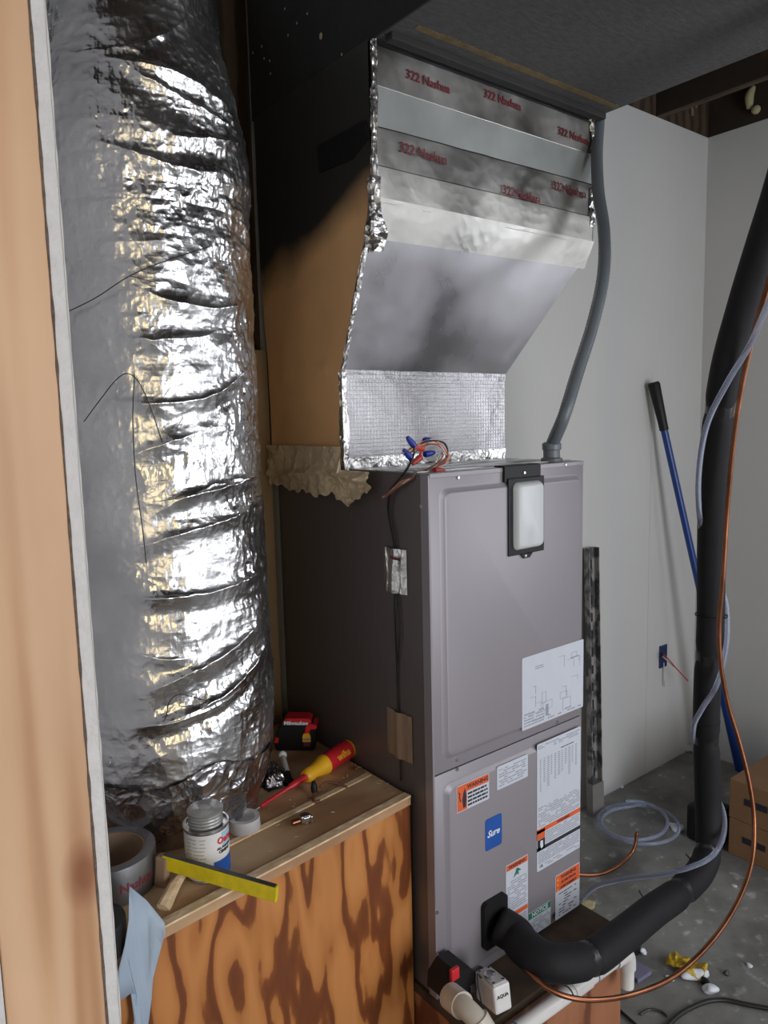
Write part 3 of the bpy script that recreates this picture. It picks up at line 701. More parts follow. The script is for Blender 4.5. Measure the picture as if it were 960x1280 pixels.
# ------------------------------------------------------------ insulated return duct in foil
FX, FY = -.425, .368
fd = thing('insulated_duct', 'wide round duct in crumpled silver foil jacket standing on the plywood box', 'duct', (FX, FY, BZ))
NX, NZ = 900, 1100
th = np.linspace(0, 2*PI, NX, endpoint=False); zz = np.concatenate([np.linspace(BZ, .86, NZ-60), np.linspace(.865, CZ-.005, 60)])
TH, Z = np.meshgrid(th, zz, indexing='ij')
fc = math.atan2(CAM.y-FY, CAM.x-FX)               # angle that faces the photographer
D = (TH-fc+PI) % (2*PI)-PI                             # + = towards the right of the picture
arc = D*.21
zp = [BZ, BZ+.03, BZ+.09, -.55, -.45, -.2, .1, .35, .50, .56, .62, .68, .75, .84, CZ]
rp = [.166, .176, .205, .217, .224, .220, .217, .214, .212, .219, .217, .207, .191, .172, .165]
Rr = np.interp(Z, zp, rp)
# long soft undulation
Rr = Rr + .006*(vnoise(TH/(2*PI)*6, Z*3.0, 5, 6)-.5) + .004*(vnoise(TH/(2*PI)*14, Z*9.0, 6, 14)-.5)
left = np.clip((D+.60+.5*(vnoise(TH/(2*PI)*8, Z*5, 44, 8)-.5))/.6, .15, 1)                     # jacket is drawn smooth at the left
# sagging horizontal pleats, each a crest with a shaded hollow below
fr = np.random.RandomState(12)
spec = []
for k in range(20):
    spec.append((fr.uniform(-.30, .34), fr.uniform(-.66, .82), fr.uniform(.05, .17), fr.uniform(-.25, .35), fr.uniform(.008, .018), fr.uniform(.0015, .006), fr.uniform(-2.5, 2.5)))
for q in ((260, 385, .10, .05, .018, .014), (215, 425, .08, .10, .016, .014), (240, 500, .14, .22, .014, .012), (190, 560, .07, .35, .015, .012), (270, 610, .12, .15, .014, .012),
          (230, 665, .14, .22, .014, .012), (270, 735, .13, .05, .015, .014), (190, 745, .06, -.1, .012, .012), (250, 830, .12, .35, .018, .018), (200, 820, .05, -.2, .012, .010), (180, 902, .20, .0, .010, .010), (250, 880, .16, .30, .014, .014),
          (230, 95, .12, -.15, .016, .018), (240, 130, .10, -.25, .015, .016), (160, 190, .10, -.30, .012, .012), (265, 175, .08, .2, .012, .012)):
    d_ = ray(q[0], q[1]); ox, oy = CAM.x-FX, CAM.y-FY
    a_ = d_.x**2+d_.y**2; b_ = ox*d_.x+oy*d_.y; c_ = ox*ox+oy*oy-.209**2; disc = b_*b_-a_*c_
    if disc < 0: continue
    t_ = (-b_-math.sqrt(disc))/a_; p = CAM+d_*t_
    dd = (math.atan2(p.y-FY, p.x-FX)-fc+PI) % (2*PI)-PI
    spec.append((dd*.21, p.z, q[2], q[3], q[4], q[5], fr.uniform(-1, 2)))
for (a0_, z0_, L_, sl, w_, am, cv) in spec:
    u = arc-a0_; v = Z-(z0_+sl*u+cv*u*u) + .004*(vnoise(u*60, Z*20, 3)-.5)
    m_ = np.exp(-(u/L_)**4)
    # steep upper flank, softer lower flank
    prof_ = np.where(v > 0, np.exp(-np.abs(v)/(w_*.45)), np.exp(-np.abs(v)/(w_*1.4)))
    Rr += .62*am*m_*(prof_ - .55*np.exp(-((v+w_*2.2)/(w_*1.3))**2))*left
# irregular fine crumple, strongest at the right, the top and the bottom
cr = np.clip(.52+.9*np.clip((D-.45)/.5, 0, 1)+1.2*np.clip((-.54-Z)/.06, 0, 1)+1.3*np.clip(1-np.abs(Z-.60)/.2, 0, 1)*(D > -1.0)*np.clip((D+.6)/.4, .35, 1), 0, 1.5)
Rr += .0070*cr*(ridged(TH/(2*PI)*26, Z*17, 8, 26, 4)-.6)
Rr += .0020*cr*(ridged(TH/(2*PI)*70, Z*52, 9, 70, 3)-.6)
Rr += .0014*left*(ridged(TH/(2*PI)*22+0*Z, Z*26, 14, 22, 3)-.6)
X = FX+Rr*np.cos(TH); Y = FY+Rr*np.sin(TH)
o = obj('foil_jacket', grid_mesh('foil_jacket', np.stack([X, Y, Z], -1), True), m_foil, fd); smooth(o)
# taped foil collar at the foot
def cyl_on(px, py, r):
    d_ = ray(px, py); ox, oy = CAM.x-FX, CAM.y-FY
    a_ = d_.x**2+d_.y**2; b_ = ox*d_.x+oy*d_.y; c_ = ox*ox+oy*oy-r*r; disc = max(0, b_*b_-a_*c_)
    return CAM+d_*((-b_-math.sqrt(disc))/a_)
n_, m_ = 500, 40
th = np.linspace(0, 2*PI, n_, endpoint=False)[:, None]; vv = np.linspace(0, 1, m_)[None, :]
Zc = BZ+.001+vv*(.155+.012*np.sin(th*3)+.01*np.sin(th*7)); rc = np.interp(Zc, zp, rp)+.004+.004*(1-vv)+.010*(ridged(th/(2*PI)*18+0*vv, vv*2.2+0*th, 17, 18, 4)-.45)
P = np.stack([FX+rc*np.cos(th), FY+rc*np.sin(th), Zc], -1)
m_foil3 = foil('dull crumpled foil tape', (.62, .60, .63), .20, .75, .0, 24, .8, .45)
o = obj('taped_collar', grid_mesh('taped_collar', P, True), m_foil3, fd); smooth(o, 55)
# round washer of a retaining pin
p = cyl_on(137, 953, .222); bm = BM(); lathe(bm, [(0, 0), (.009, 0), (.009, .001), (.0015, .0015), (.0015, .006), (0, .006)], 16, frame_M(p, (-math.sin(fc), math.cos(fc), 0), (math.cos(fc), math.sin(fc), 0)))
obj('pin_washer', bm, m_sil, fd)
# loose dark threads on the jacket
def thread(pts, label, r=.0009):
    P_ = catmull([cyl_on(x, y, .232+dr) for x, y, dr in pts], 6)
    bm = BM(); tube(bm, P_, r, 6); o = obj('loose_thread', bm, m_blackw); smooth(o)
    tag(o, label, 'thread'); return o
thread([(105, 527, 0), (125, 500, .01), (145, 475, .02), (160, 467, .03), (175, 480, .02), (190, 515, .008), (203, 553, 0)], 'dark thread arching over the middle of the foil jacket')
thread([(168, 468, .01), (166, 530, .01), (170, 600, .01), (178, 660, .008), (183, 706, 0)], 'long straight dark thread hanging down the middle of the foil jacket')
thread([(80, 392, -.004), (120, 372, .002), (162, 345, .006), (210, 325, .004), (262, 308, -.002)], 'dark thread slanting up across the upper foil jacket')
thread([(162, 345, .004), (190, 352, .004), (200, 356, .0)], 'short dark thread end under the slanting upper thread', .0006)
thread([(208, 895, 0), (212, 877, .006), (224, 868, .008), (240, 871, .006), (255, 875, .0)], 'short curved dark thread near the foot of the foil jacket')
thread([(298, 400, -.012), (312, 450, -.014), (318, 520, -.014), (314, 600, -.014), (318, 680, -.012), (325, 760, -.01)], 'thin dark thread running down the right side of the foil jacket', .0006)

# ------------------------------------------------------------ conduit
cd = thing('flexible_conduit', 'grey flexible conduit rising from the air handler top to the trunk duct', 'conduit', (.44, .045, .003))
base = Vector((.44, .045, .004))
raw = [base, base+Vector((0, 0, .035)), dp(705, 520, 1.74), dp(722, 465, 1.76), dp(741, 405, 1.79), dp(754, 345, 1.82), dp(755, 290, 1.85), dp(748, 240, 1.88), dp(746, 195, 1.91), dp(748, 158, 1.94), dp(750, 130, 1.96)]
P_ = catmull(raw, 26)
bm = BM(); tube(bm, P_, lambda i, n: .0150+.0009*(1 if i % 2 else -1)*(1 if i < n*.55 else .5), 16); o = obj('conduit_tube', bm, m_conduit, cd); smooth(o)
bm = BM(); lathe(bm, [(0, -.001), (.026, -.001), (.026, .006), (.020, .009), (.020, .026), (.023, .028), (.023, .042), (.017, .046), (0, .046)], 24, Matrix.Translation(base)); o = obj('connector', bm, m_conduit, cd); smooth(o, 40)

# ------------------------------------------------------------ leads with wire nuts on top of the cabinet
def wire(pts, r, m, name='wire', label=None, cat='wire', group=None, parent=None, n=7, seg=6):
    bm = BM(); tube(bm, catmull(pts, n), r, seg); o = obj(name, bm, m, parent); smooth(o)
    if label: tag(o, label, cat, group)
    return o
hb = thing('wire_bundle', 'bundle of coloured wires with blue wire nuts on the air handler top', 'wires', (.06, .05, .004))
hole = Vector((.045, .065, .004))
def Y_(px, py, y): return at(px, py, 'Y', y)
cols = [m_brownwire, m_pinkw, m_redw, m_whitew, m_brownwire, m_blackw, m_pinkw, m_redw, m_whitew]
for k in range(9):
    j = lambda s=3: random.uniform(-s, s)
    wire([hole+Vector((random.uniform(-.01, .01), random.uniform(-.01, .01), -.003)), Y_(558+j(2), 575+j(3), .065), Y_(552+j(4), 557+j(3), .07), Y_(535+j(5), 552+j(4), .08), Y_(515+j(12), 562+j(8), .085)], .0023, cols[k], parent=hb)
for k in range(5):
    j = lambda s=2: random.uniform(-s, s)
    wire([Y_(552+j(), 568+j(), .06), Y_(545+j(), 582+j(), .05), Y_(520+j(), 595+j(), .04)+Vector((0, 0, .002)), at(503+j(), 603+j(), 'X', -.012), at(488+j(), 617+j(), 'X', -.014), at(478+j(1), 622+j(1), 'X', -.018)], .0024, [m_brownwire, m_whitew, m_brownwire, m_brownwire, m_pinkw][k], parent=hb)
nut = BM(); lathe(nut, [(0, 0), (.0048, 0), (.0052, .006), (.0044, .013), (.003, .020), (0, .021)], 10)
nut_me = bpy.data.meshes.new('wire_nut'); nut.to_mesh(nut_me); nut.free(); nut_me.materials.append(m_blu2)
nut_red = nut_me.copy(); nut_red.materials.clear(); nut_red.materials.append(m_redw)
for p0, p1, me in (((518, 558), (508, 545), nut_me), ((514, 573), (505, 563), nut_me), ((530, 551), (541, 550), nut_me), ((531, 568), (541, 566), nut_me), ((529, 561), (519, 559), nut_red), ((526, 571), (520, 576), nut_red), ((543, 588), (552, 588), nut_red)):
    y_ = .085 if p0[1] < 580 else .03
    a = Y_(*p0, y_); c = Y_(*p1, y_); o = bpy.data.objects.new('wire_nut', me); COL.objects.link(o)
    o.matrix_world = frame_M(a-hb.location, (c-a).orthogonal(), (c-a)) @ Matrix.Scale(1.4, 4); o.parent = hb
wire([Y_(517, 558, .08), at(517, 570, 'X', .01), at(508, 588, 'X', -.004), at(495, 603, 'X', -.010), at(487, 615, 'X', -.013), at(485, 640, 'X', -.008), at(490, 668, 'X', -.006), at(493, 690, 'X', -.004), at(494, 735, 'X', -.004), at(493, 760, 'X', -.006), at(496, 830, 'X', -.005), at(498, 900, 'X', -.004), at(500, 940, 'X', -.004), at(501, 975, 'X', -.005)], .0019, m_blackw, 'low_voltage_lead', 'black wire pair running down the cabinet side, left strand', 'wire')
wire([Y_(514, 573, .08), at(510, 583, 'X', -.003), at(498, 600, 'X', -.010), at(489, 614, 'X', -.013), at(487, 640, 'X', -.008), at(494, 668, 'X', -.006), at(496, 690, 'X', -.004), at(497, 735, 'X', -.004), at(500, 790, 'X', -.006), at(496, 840, 'X', -.005), at(499, 900, 'X', -.004)], .0016, m_blackw, 'low_voltage_lead', 'black wire pair running down the cabinet side, right strand', 'wire')
bm = BM(); lathe(bm, [(.018, -.0005), (.022, -.0005), (.022, .003), (.018, .003)], 20, Matrix.Translation(hole), closed=True); obj('bushing', bm, m_white, hb)

# ------------------------------------------------------------ refrigerant line set
ls = thing('insulated_line_set', 'thick black foam insulated refrigerant line bending up beside the air handler', 'pipe', (1.0, -.05, -1.17))
path = [(.167, -.024, -1.045), (.185, -.065, -1.060), dp(655, 1183, 1.66), dp(688, 1203, 1.62), dp(735, 1199, 1.66), dp(775, 1172, 1.74), dp(815, 1140, 1.84), dp(850, 1115, 1.94), dp(876, 1088, 2.02), dp(886, 1055, 2.06), dp(885, 1000, 2.08), dp(883, 930, 2.06), dp(884, 860, 2.02), dp(888, 780, 1.98), dp(889, 700, 1.93), dp(891, 620, 1.87), dp(896, 540, 1.80), dp(908, 460, 1.72), dp(930, 380, 1.65), dp(952, 310, 1.58), dp(978, 230, 1.50), dp(1005, 130, 1.42), dp(1025, 20, 1.35), dp(1045, -150, 1.33)]
P_ = catmull([Vector(p) for p in path], 14)
# separate foam sleeves butted end to end
cuts = [0, 56, 98, 124, 155, 175, 229, len(P_)-1]
for a, c in zip(cuts, cuts[1:]):
    seg_ = P_[a:c+1]; nn_ = len(seg_)
    def rad(i, n, a=a):
        g = (a+i)/len(P_); r0 = .041-.007*min(1, g*2.2)
        e = min(i, n-1-i); return r0*(.80 if e == 0 else (.93 if e == 1 else (.985 if e == 2 else 1.02)))
    bm = BM(); tube(bm, seg_, rad, 20); o = obj('foam_sleeve', bm, m_foam, ls); smooth(o, 60)
for c in cuts[1:-1]:
    bm = BM(); i0 = max(0, c-2); tube(bm, P_[i0:c+3], lambda i, n, c=c: (.0395-.007*min(1, c/len(P_)*2.2))*random.uniform(.92, 1.04), 14); o = obj('tape_wrap', bm, m_btape, ls); smooth(o, 50)
# zip ties
def tie(c, r, ax, par, tail=.02):
    M_ = frame_M(c, Vector(ax).orthogonal(), ax); bm = BM()
    lathe(bm, [(r, -.002), (r+.0015, -.002), (r+.0015, .002), (r, .002)], 24, M_, closed=True)
    bx(bm, r, r+tail, -.001, .001, -.002, .002, 0, M_)
    return obj('cable_tie', bm, m_blackp, par)
tie(dp(889, 769, 1.975), .039, (0, 0, 1), ls)
for q, t_ in (((884, 900), 2.04), ((876, 1085), 2.02), ((815, 1140), 1.84)):
    c = dp(q[0], q[1], t_); i = min(range(len(P_)), key=lambda k: (P_[k]-c).length); tie(P_[i], .034, (P_[i+1]-P_[i-1]).normalized(), ls)

cl = wire([dp(632, 1185, 1.68), dp(650, 1205, 1.64), dp(672, 1225, 1.58), dp(700, 1243, 1.56), dp(740, 1250, 1.58), dp(790, 1243, 1.64), dp(840, 1222, 1.70), dp(885, 1182, 1.76), dp(918, 1135, 1.82), dp(938, 1085, 1.88), dp(943, 1035, 1.92), dp(938, 985, 1.93), dp(925, 930, 1.93), dp(910, 880, 1.92), dp(901, 830, 1.90), dp(899, 780, 1.88), dp(904, 720, 1.84), dp(909, 640, 1.80), dp(916, 560, 1.74), dp(926, 490, 1.68), dp(940, 425, 1.62), dp(957, 365, 1.55), dp(975, 300, 1.48), dp(1000, 200, 1.4), dp(1030, 90, 1.36), dp(1050, -20, 1.33), dp(1065, -160, 1.30)], .0058, m_copper, 'copper_line', 'long bare copper tube looping from cabinet foot up the right side', 'pipe', seg=12)
wire([dp(1055, -160, 1.28), dp(1045, 0, 1.33), dp(1030, 130, 1.38), dp(1010, 240, 1.44), dp(985, 330, 1.50), dp(958, 385, 1.55), dp(938, 430, 1.60), dp(908, 480, 1.66), dp(884, 530, 1.73), dp(874, 585, 1.80), dp(874, 640, 1.86), dp(884, 700, 1.99), dp(905, 745, 1.98), dp(909, 785, 1.97), dp(905, 825, 1.95), dp(894, 860, 1.95), dp(878, 885, 1.97), dp(867, 910, 2.02), dp(870, 945, 2.12), dp(890, 985, 2.14), dp(904, 1015, 2.08), dp(904, 1045, 2.02), dp(890, 1070, 1.96), dp(860, 1085, 1.96), dp(820, 1094, 2.02), dp(780, 1099, 2.08), dp(745, 1108, 2.12), dp(726, 1125, 2.15)], .0068, m_clear, 'clear_tube', 'clear vinyl tube spiralling around the black insulated line', 'tube', seg=12)
# coil of clear tube on the floor
c0 = at(797, 1034, 'Z', FZ+.01); pts = []
for k in range(34):
    a = k/33*4.2*PI+.4; rr = .155-.04*(k/33) + .012*math.sin(a*1.5); pts.append(c0+Vector((rr*math.cos(a)*1.05, rr*math.sin(a)*.95, .002+.012*(k % 17)/17+.0008*k)))
wire(pts, .0065, m_clear, 'clear_tube_coil', 'loose coil of clear vinyl tube lying on the concrete floor', 'tube', n=4, seg=10)
wire([at(718, 1093, 'Z', FZ+.03), at(748, 1093, 'Z', FZ+.012), at(772, 1083, 'Z', FZ+.01), at(788, 1068, 'Z', FZ+.02), at(794, 1055, 'Z', FZ+.05), at(796, 1040, 'Z', FZ+.09)], .0062, m_copper, 'copper_stub', 'short bent copper tube end on the floor behind the air handler', 'pipe', seg=12)

# ------------------------------------------------------------ drain pipes and float switch
dr = thing('drain_pipe', 'white pvc drain pipe with blue primer rings along the stand front', 'pipe', (.2, -.165, -1.24))
a1 = at(776, 1194, 'Y', -.165); a0 = at(652, 1284, 'Y', -.165); a0 = a1+(a0-a1)*1.5
dd = (a1-a0)
bm = BM(); tube(bm, [a0, a1], .0168, 24); o = obj('pipe_run', bm, m_pvc, dr); smooth(o, 50)
bm = BM(); e = [a1-dd.normalized()*.03, a1, a1+dd.normalized()*.016+Vector((0, 0, -.004)), a1+dd.normalized()*.026+Vector((0, 0, -.02)), a1+dd.normalized()*.028+Vector((0, 0, -.045))]
tube(bm, catmull(e, 6), .0205, 20); o = obj('elbow', bm, m_pvc, dr); smooth(o, 50)
bm = BM(); tube(bm, [e[-1], e[-1]+Vector((0, 0, -.05))], .0165, 20); o = obj('down_pipe', bm, m_pvc, dr); smooth(o, 50)
for f_, m_ in ((.945, m_primer), (.80, m_primer), (.62, m_ink), (.30, m_primer)):
    c = a0+dd*f_; bm = BM(); tube(bm, [c-dd.normalized()*.002, c+dd.normalized()*.002], .0172, 24); o = obj('primer_ring', bm, m_, dr)
for f_ in (.62,):
    c = a0+dd*.70; bm = BM(); tube(bm, [c-dd.normalized()*.03, c+dd.normalized()*.03], .0195, 24); o = obj('coupling', bm, m_pvc, dr); smooth(o, 50)

tp = thing('drain_trap_fitting', 'black plastic drain fitting with red square cap at cabinet foot', 'pipe fitting', (.035, -.05, -1.15))
c = at(566, 1225, 'Y', -.05)
bm = BM(); poly(bm, [(c.x+r_*math.cos(a), -.078, c.z+r_*math.sin(a)) for r_, a in [(.044, .3+k*PI/4) for k in range(8)]], (0, .064, 0)); o = obj('housing', bm, m_blackp, tp)
cr_ = at(568, 1217, 'Y', -.081); bm = BM(); bx(bm, cr_.x-.011, cr_.x+.011, -.0855, -.077, cr_.z-.013, cr_.z+.013, .002); obj('red_cap', bm, m_red, tp)
c2 = at(590, 1226, 'Y', -.06); bm = BM(); tube(bm, [c2+Vector((-.025, 0, 0)), c2+Vector((.03, 0, -.004))], .022, 16); o = obj('side_socket', bm, m_dark, tp); smooth(o, 40)

tw = thing('pvc_trap', 'yellowish white pvc pipe bending down from the black fitting', 'pipe', (.05, -.13, -1.2))
q = [dp(566, 1248, 1.50), dp(577, 1256, 1.47), dp(592, 1270, 1.45), dp(606, 1288, 1.44), dp(612, 1310, 1.44), dp(610, 1340, 1.44)]
bm = BM(); tube(bm, catmull(q, 7), .0205, 20); o = obj('pipe', bm, m_pvcold, tw); smooth(o, 50)
bm = BM(); tube(bm, [dp(563, 1245, 1.51), dp(578, 1257, 1.47)], .0255, 20); o = obj('socket_ring', bm, m_pvcold, tw); smooth(o, 50)
bm = BM(); tube(bm, [dp(596, 1273, 1.447), dp(610, 1296, 1.44)], .0240, 20); o = obj('elbow', bm, m_pvcold, tw); smooth(o, 50)

fs_ = thing('float_switch', 'small white condensate float switch box with clear top on the stand', 'float switch', (.10, -.1, -1.155))
Mf = frame_M(at(611, 1232, 'Y', -.10), (.985, -.17, 0), (.1, .15, 1)) @ Matrix.Diagonal((1.35, 1.35, 1.25, 1)); Mf.translation.z -= -.012
bm = BM(); bx(bm, -.015, .017, -.034, .020, -.036, .010, .004, Mf); obj('case', bm, m_white, fs_)
bm = BM(); bx(bm, -.012, .014, -.030, .016, .010, .0125, .002, Mf); obj('lid', bm, m_translu, fs_)
bm = BM(); lathe(bm, [(0, .012), (.009, .012), (.009, .017), (.006, .018), (0, .018)], 16, Mf @ Matrix.Translation((-.002, -.008, 0))); obj('dome', bm, m_sil, fs_)
for x, y in ((-.008, .012), (.010, .012), (.010, -.026), (-.008, -.026)):
    bm = BM(); lathe(bm, [(0, .0122), (.0022, .0122), (.0022, .0135), (0, .0135)], 8, Mf @ Matrix.Translation((x, y, 0))); obj('screw', bm, m_dark, fs_)
Mt = Mf @ Matrix(((1, 0, 0, .001), (0, 0, -1, -.0342), (0, 1, 0, -.008), (0, 0, 0, 1)))
lettering('AQUA', .0075, Mt, m_ink, fs_, bold=.0003, ext=.0003)
wire([Mf @ Vector((-.014, .0, .010)), Mf @ Vector((-.020, .0, .018)), Mf @ Vector((-.026, -.01, .0)), Mf @ Vector((-.024, -.012, -.03))], .0018, m_blackw, 'lead', parent=fs_)

# ------------------------------------------------------------ things standing on the plywood box
ZB = BZ+.0008
# cement can
cp = Vector((-.472, .098, ZB))
can = thing('cement_can', 'small cement can with grey screw cap and white and blue paper', 'can', cp)
Mc = Matrix.Translation(cp)
bm = BM(); lathe(bm, [(0, 0), (.0395, 0), (.041, .002), (.0400, .004), (.0395, .092), (.0415, .094), (.0415, .098), (.0385, .098), (.037, .092), (0, .092)], 40, Mc); o = obj('body', bm, m_sil, can); smooth(o, 35)
def can_lab(z0, z1, a0, a1, m, r, name='paper_label'):
    th_ = np.linspace(a0, a1, 30)[:, None]; v_ = np.linspace(z0, z1, 4)[None, :]
    P = np.stack([cp.x+r*np.cos(th_)+0*v_, cp.y+r*np.sin(th_)+0*v_, cp.z+v_+0*th_], -1)
    o = obj(name, grid_mesh(name, P), m, can); smooth(o); return o
av = math.atan2(CAM.y-cp.y, CAM.x-cp.x)
lb = can_lab(.005, .091, av-2.6, av+2.6, m_white, .0402)
can_lab(.005, .038, av+.25, av+1.9, m_bluep, .0406, 'blue_print')
can_lab(.062, .088, av+.72, av+1.6, m_primer, .0406, 'blue_print').data.materials[0] = M('pale blue print', (.35, .55, .68), .5)
def wrap_text(s, size, z, a, m, bold=.0003):
    me = text_mesh(s, size, ext=.0002, bold=bold); 
    for v in me.vertices:
        x, y, zz_ = v.co; aa = a + x/.0408; r_ = .0408+zz_
        v.co = (cp.x+r_*math.cos(aa), cp.y+r_*math.sin(aa), cp.z+z+y)
    me.materials.clear(); obj('lettering', me, m, can)
wrap_text('Oatey', .017, .074, av+.98, m_red, .0006)
wrap_text('ALL PURPOSE', .0055, .060, av+.85, m_ink); wrap_text('CEMENT', .007, .053, av+.85, m_ink)
bm = BM()
for i in range(10):
    for k in range(3):
        aa = av-1.0+k*.33+random.uniform(-.03, .03); z_ = .082-.007*i; w_ = random.uniform(.2, .3)
        for s_ in range(5):
            a1_, a2_ = aa+w_*s_/5, aa+w_*(s_+1)/5
            vs = [bm.verts.new((cp.x+.0406*math.cos(t_), cp.y+.0406*math.sin(t_), cp.z+z__)) for t_, z__ in ((a1_, z_), (a2_, z_), (a2_, z_+.0018), (a1_, z_+.0018))]; bm.faces.new(vs)
obj('fine_print', bm, M('faded print', (.45, .45, .42), .6), can)
bm = BM(); pr = [(0, .092), (.030, .092)]
for k in range(4): pr += [(.030, .096+.006*k), (.0315, .098+.006*k), (.030, .100+.006*k)]
pr += [(.0325, .120), (.033, .123), (.031, .125), (.012, .1245), (.011, .1255), (.009, .1245), (0, .1245)]
lathe(bm, pr, 40, Mc); o = obj('screw_cap', bm, M('dull zinc', (.42, .42, .40), .42, metal=.55, var=.2, scale=40), can); smooth(o, 50)
# milky ring
rp_ = at(306, 1036, 'Z', BZ); rp_.z = ZB
bm = BM(); lathe(bm, [(.017, 0), (.0265, 0), (.0275, .004), (.0265, .024), (.0185, .024), (.0175, .012), (.010, .010), (.001, .009), (.001, .0), ], 36, Matrix.Translation(rp_) @ Matrix.Diagonal((1.18, 1.18, 1.1, 1)), closed=True)
o = obj('plastic_lid', bm, m_translu); smooth(o, 40); tag(o, 'milky white plastic ring cap lying beside the cement can', 'cap')
# screwdriver
a = at(324, 1009, 'Z', ZB+.008); c = at(438, 934, 'Z', ZB+.026)
Lg = (c-a).length; Ms = frame_M(a, Vector((0, 0, 1)).cross(c-a), (c-a))
Msc = Ms @ Matrix.Diagonal((1.38, 1.38, 1, 1))
sd = thing('screwdriver', 'insulated screwdriver with red and yellow handle and red shaft', 'screwdriver', a)
bm = BM(); tube(bm, [Ms @ Vector((0, 0, -.012)), Ms @ Vector((0, 0, .02))], .0022, 8, flat=.5); obj('blade', bm, m_sil, sd)
bm = BM(); lathe(bm, [(0, .004), (.0032, .004), (.0036, Lg*.30), (.0055, Lg*.31), (.0060, Lg*.52), (0, Lg*.52)], 16, Msc); o = obj('shaft', bm, m_red, sd); smooth(o, 40)
bm = BM(); lathe(bm, [(0, Lg*.46), (.0095, Lg*.465), (.0125, Lg*.50), (.0115, Lg*.56), (.0165, Lg*.66), (.0175, Lg*.685), (.0165, Lg*.70), (0, Lg*.70)], 20, Msc); o = obj('yellow_collar', bm, m_yel, sd); smooth(o, 50)
bm = BM(); lathe(bm, [(0, Lg*.68), (.0172, Lg*.68), (.0165, Lg*.80), (.0172, Lg*.92), (.0165, Lg*.97), (.0, Lg*.97)], 20, Msc); o = obj('handle_grip', bm, m_red, sd); smooth(o, 40)
bm = BM(); lathe(bm, [(.0166, Lg*.955), (.0168, Lg*.975), (.012, Lg*1.0), (0, Lg*1.005)], 20, Msc); o = obj('end_cap', bm, m_yel, sd); smooth(o, 50)
zax = (c-a).normalized(); pm = a+zax*Lg*.84; tocam = (CAM-pm); tocam = (tocam-zax*tocam.dot(zax)).normalized(); tocam = (tocam*.95+Vector((0, 0, -.25))); tocam = (tocam-zax*tocam.dot(zax)).normalized()
yv = tocam.cross(zax); pt = pm+tocam*.0228
lettering('wiha', .024, Matrix(((zax.x, yv.x, tocam.x, pt.x), (zax.y, yv.y, tocam.y, pt.y), (zax.z, yv.z, tocam.z, pt.z), (0, 0, 0, 1))), m_yel, sd, bold=.0004, ext=.0012)
# tape measure
tb = at(374, 934, 'Z', ZB)
tm = thing('tape_measure', 'red and black tape measure with yellow blade mouth beside the foil duct', 'tape measure', tb)
Mt = frame_M(tb, CR*1.0+Vector((0, -.0, .0)), (0, 0, 1)) @ Matrix.Translation((-.003, 0, 0)) @ Matrix.Diagonal((1.12, 1.0, 1.12, 1))
def P_l(pts, y0, y1, m, name, bev=0):
    bm = BM(); poly(bm, [(x, y0, z) for x, z in pts], (0, y1-y0, 0)); 
    if bev: bmesh.ops.bevel(bm, geom=bm.edges[:], offset=bev, segments=2, affect='EDGES')
    bmesh.ops.transform(bm, matrix=Mt, verts=bm.verts[:]); return obj(name, bm, m, tm)
P_l([(-.048, .0), (.038, .0), (.042, .006), (.042, .056), (.030, .070), (-.028, .070), (-.042, .052), (-.050, .02)], -.022, .022, m_blackp, 'case', .003)
P_l([(-.034, .062), (.030, .062), (.034, .071), (.026, .0755), (-.024, .0755)], -.0235, .0235, m_red, 'red_shell', .002)
P_l([(.020, .058), (.030, .064), (.046, .060), (.044, .052), (.030, .052), (.028, .042), (.018, .042)], -.0245, .0235, m_red, 'red_shell', .001)
P_l([(.013, .022), (.031, .022), (.031, .034), (.028, .042), (.016, .042), (.013, .036)], -.0250, -.020, m_yel, 'blade_badge')
P_l([(.014, .026), (.030, .026), (.030, .031), (.014, .031)], -.0256, -.0245, m_grey, 'badge_print')
P_l([(-.050, .020), (-.042, .020), (-.040, .031), (-.047, .032)], -.0245, -.015, m_red, 'red_button')
P_l([(.015, .012), (.030, .012), (.030, .020), (.015, .020)], -.0250, -.020, m_redp, 'badge_print')
me = text_mesh('Milwaukee', .0125, ext=.0006, bold=.0005); me.transform(Mt @ Matrix(((1, 0, 0, -.001), (0, -.25, -.97, -.0262), (0, .97, -.25, .0665), (0, 0, 0, 1)))); me.materials.clear(); obj('lettering', me, m_wht, tm)
# pen
a = at(353, 944, 'Z', ZB+.03); c = at(363, 981, 'Z', ZB+.007)
pn = thing('marker_pen', 'slim grey marker with black cap leaning by the tape measure', 'marker', c)
bm = BM(); tube(bm, [a, a+(c-a)*.7], .0068, 12); o = obj('barrel', bm, m_translu, pn); smooth(o, 40)
bm = BM(); tube(bm, [a+(c-a)*.62, c], .0078, 12); o = obj('cap', bm, m_blackp, pn); smooth(o, 40)
bm = BM(); bmesh.ops.create_icosphere(bm, subdivisions=2, radius=.011, matrix=Matrix.Translation(a)); o = obj('tip', bm, m_white, pn); smooth(o)
# clear bag crumple beside duct
n_ = 46; g = np.zeros((n_, n_, 3)); bc = at(340, 975, 'Z', BZ)
for i in range(n_):
    for j in range(n_):
        u, v = i/(n_-1)-.5, j/(n_-1)-.5; rr = math.hypot(u, v)*2
        g[i, j] = (bc.x+u*.075, bc.y+v*.10, BZ+.002+.035*max(0, 1-rr**2))
g[..., 2] += .016*(ridged(g[..., 0]*70, g[..., 1]*60, 15, 0, 3)-.4)*np.clip((g[..., 2]-BZ)*90, 0, 1)
g[..., 2] = np.maximum(g[..., 2], BZ+.001)
o = obj('foil_scrap', grid_mesh('foil_scrap', g), m_foil3); smooth(o, 50); tag(o, 'crumpled scrap of foil at the foot of the duct by the screwdriver', 'foil scrap')
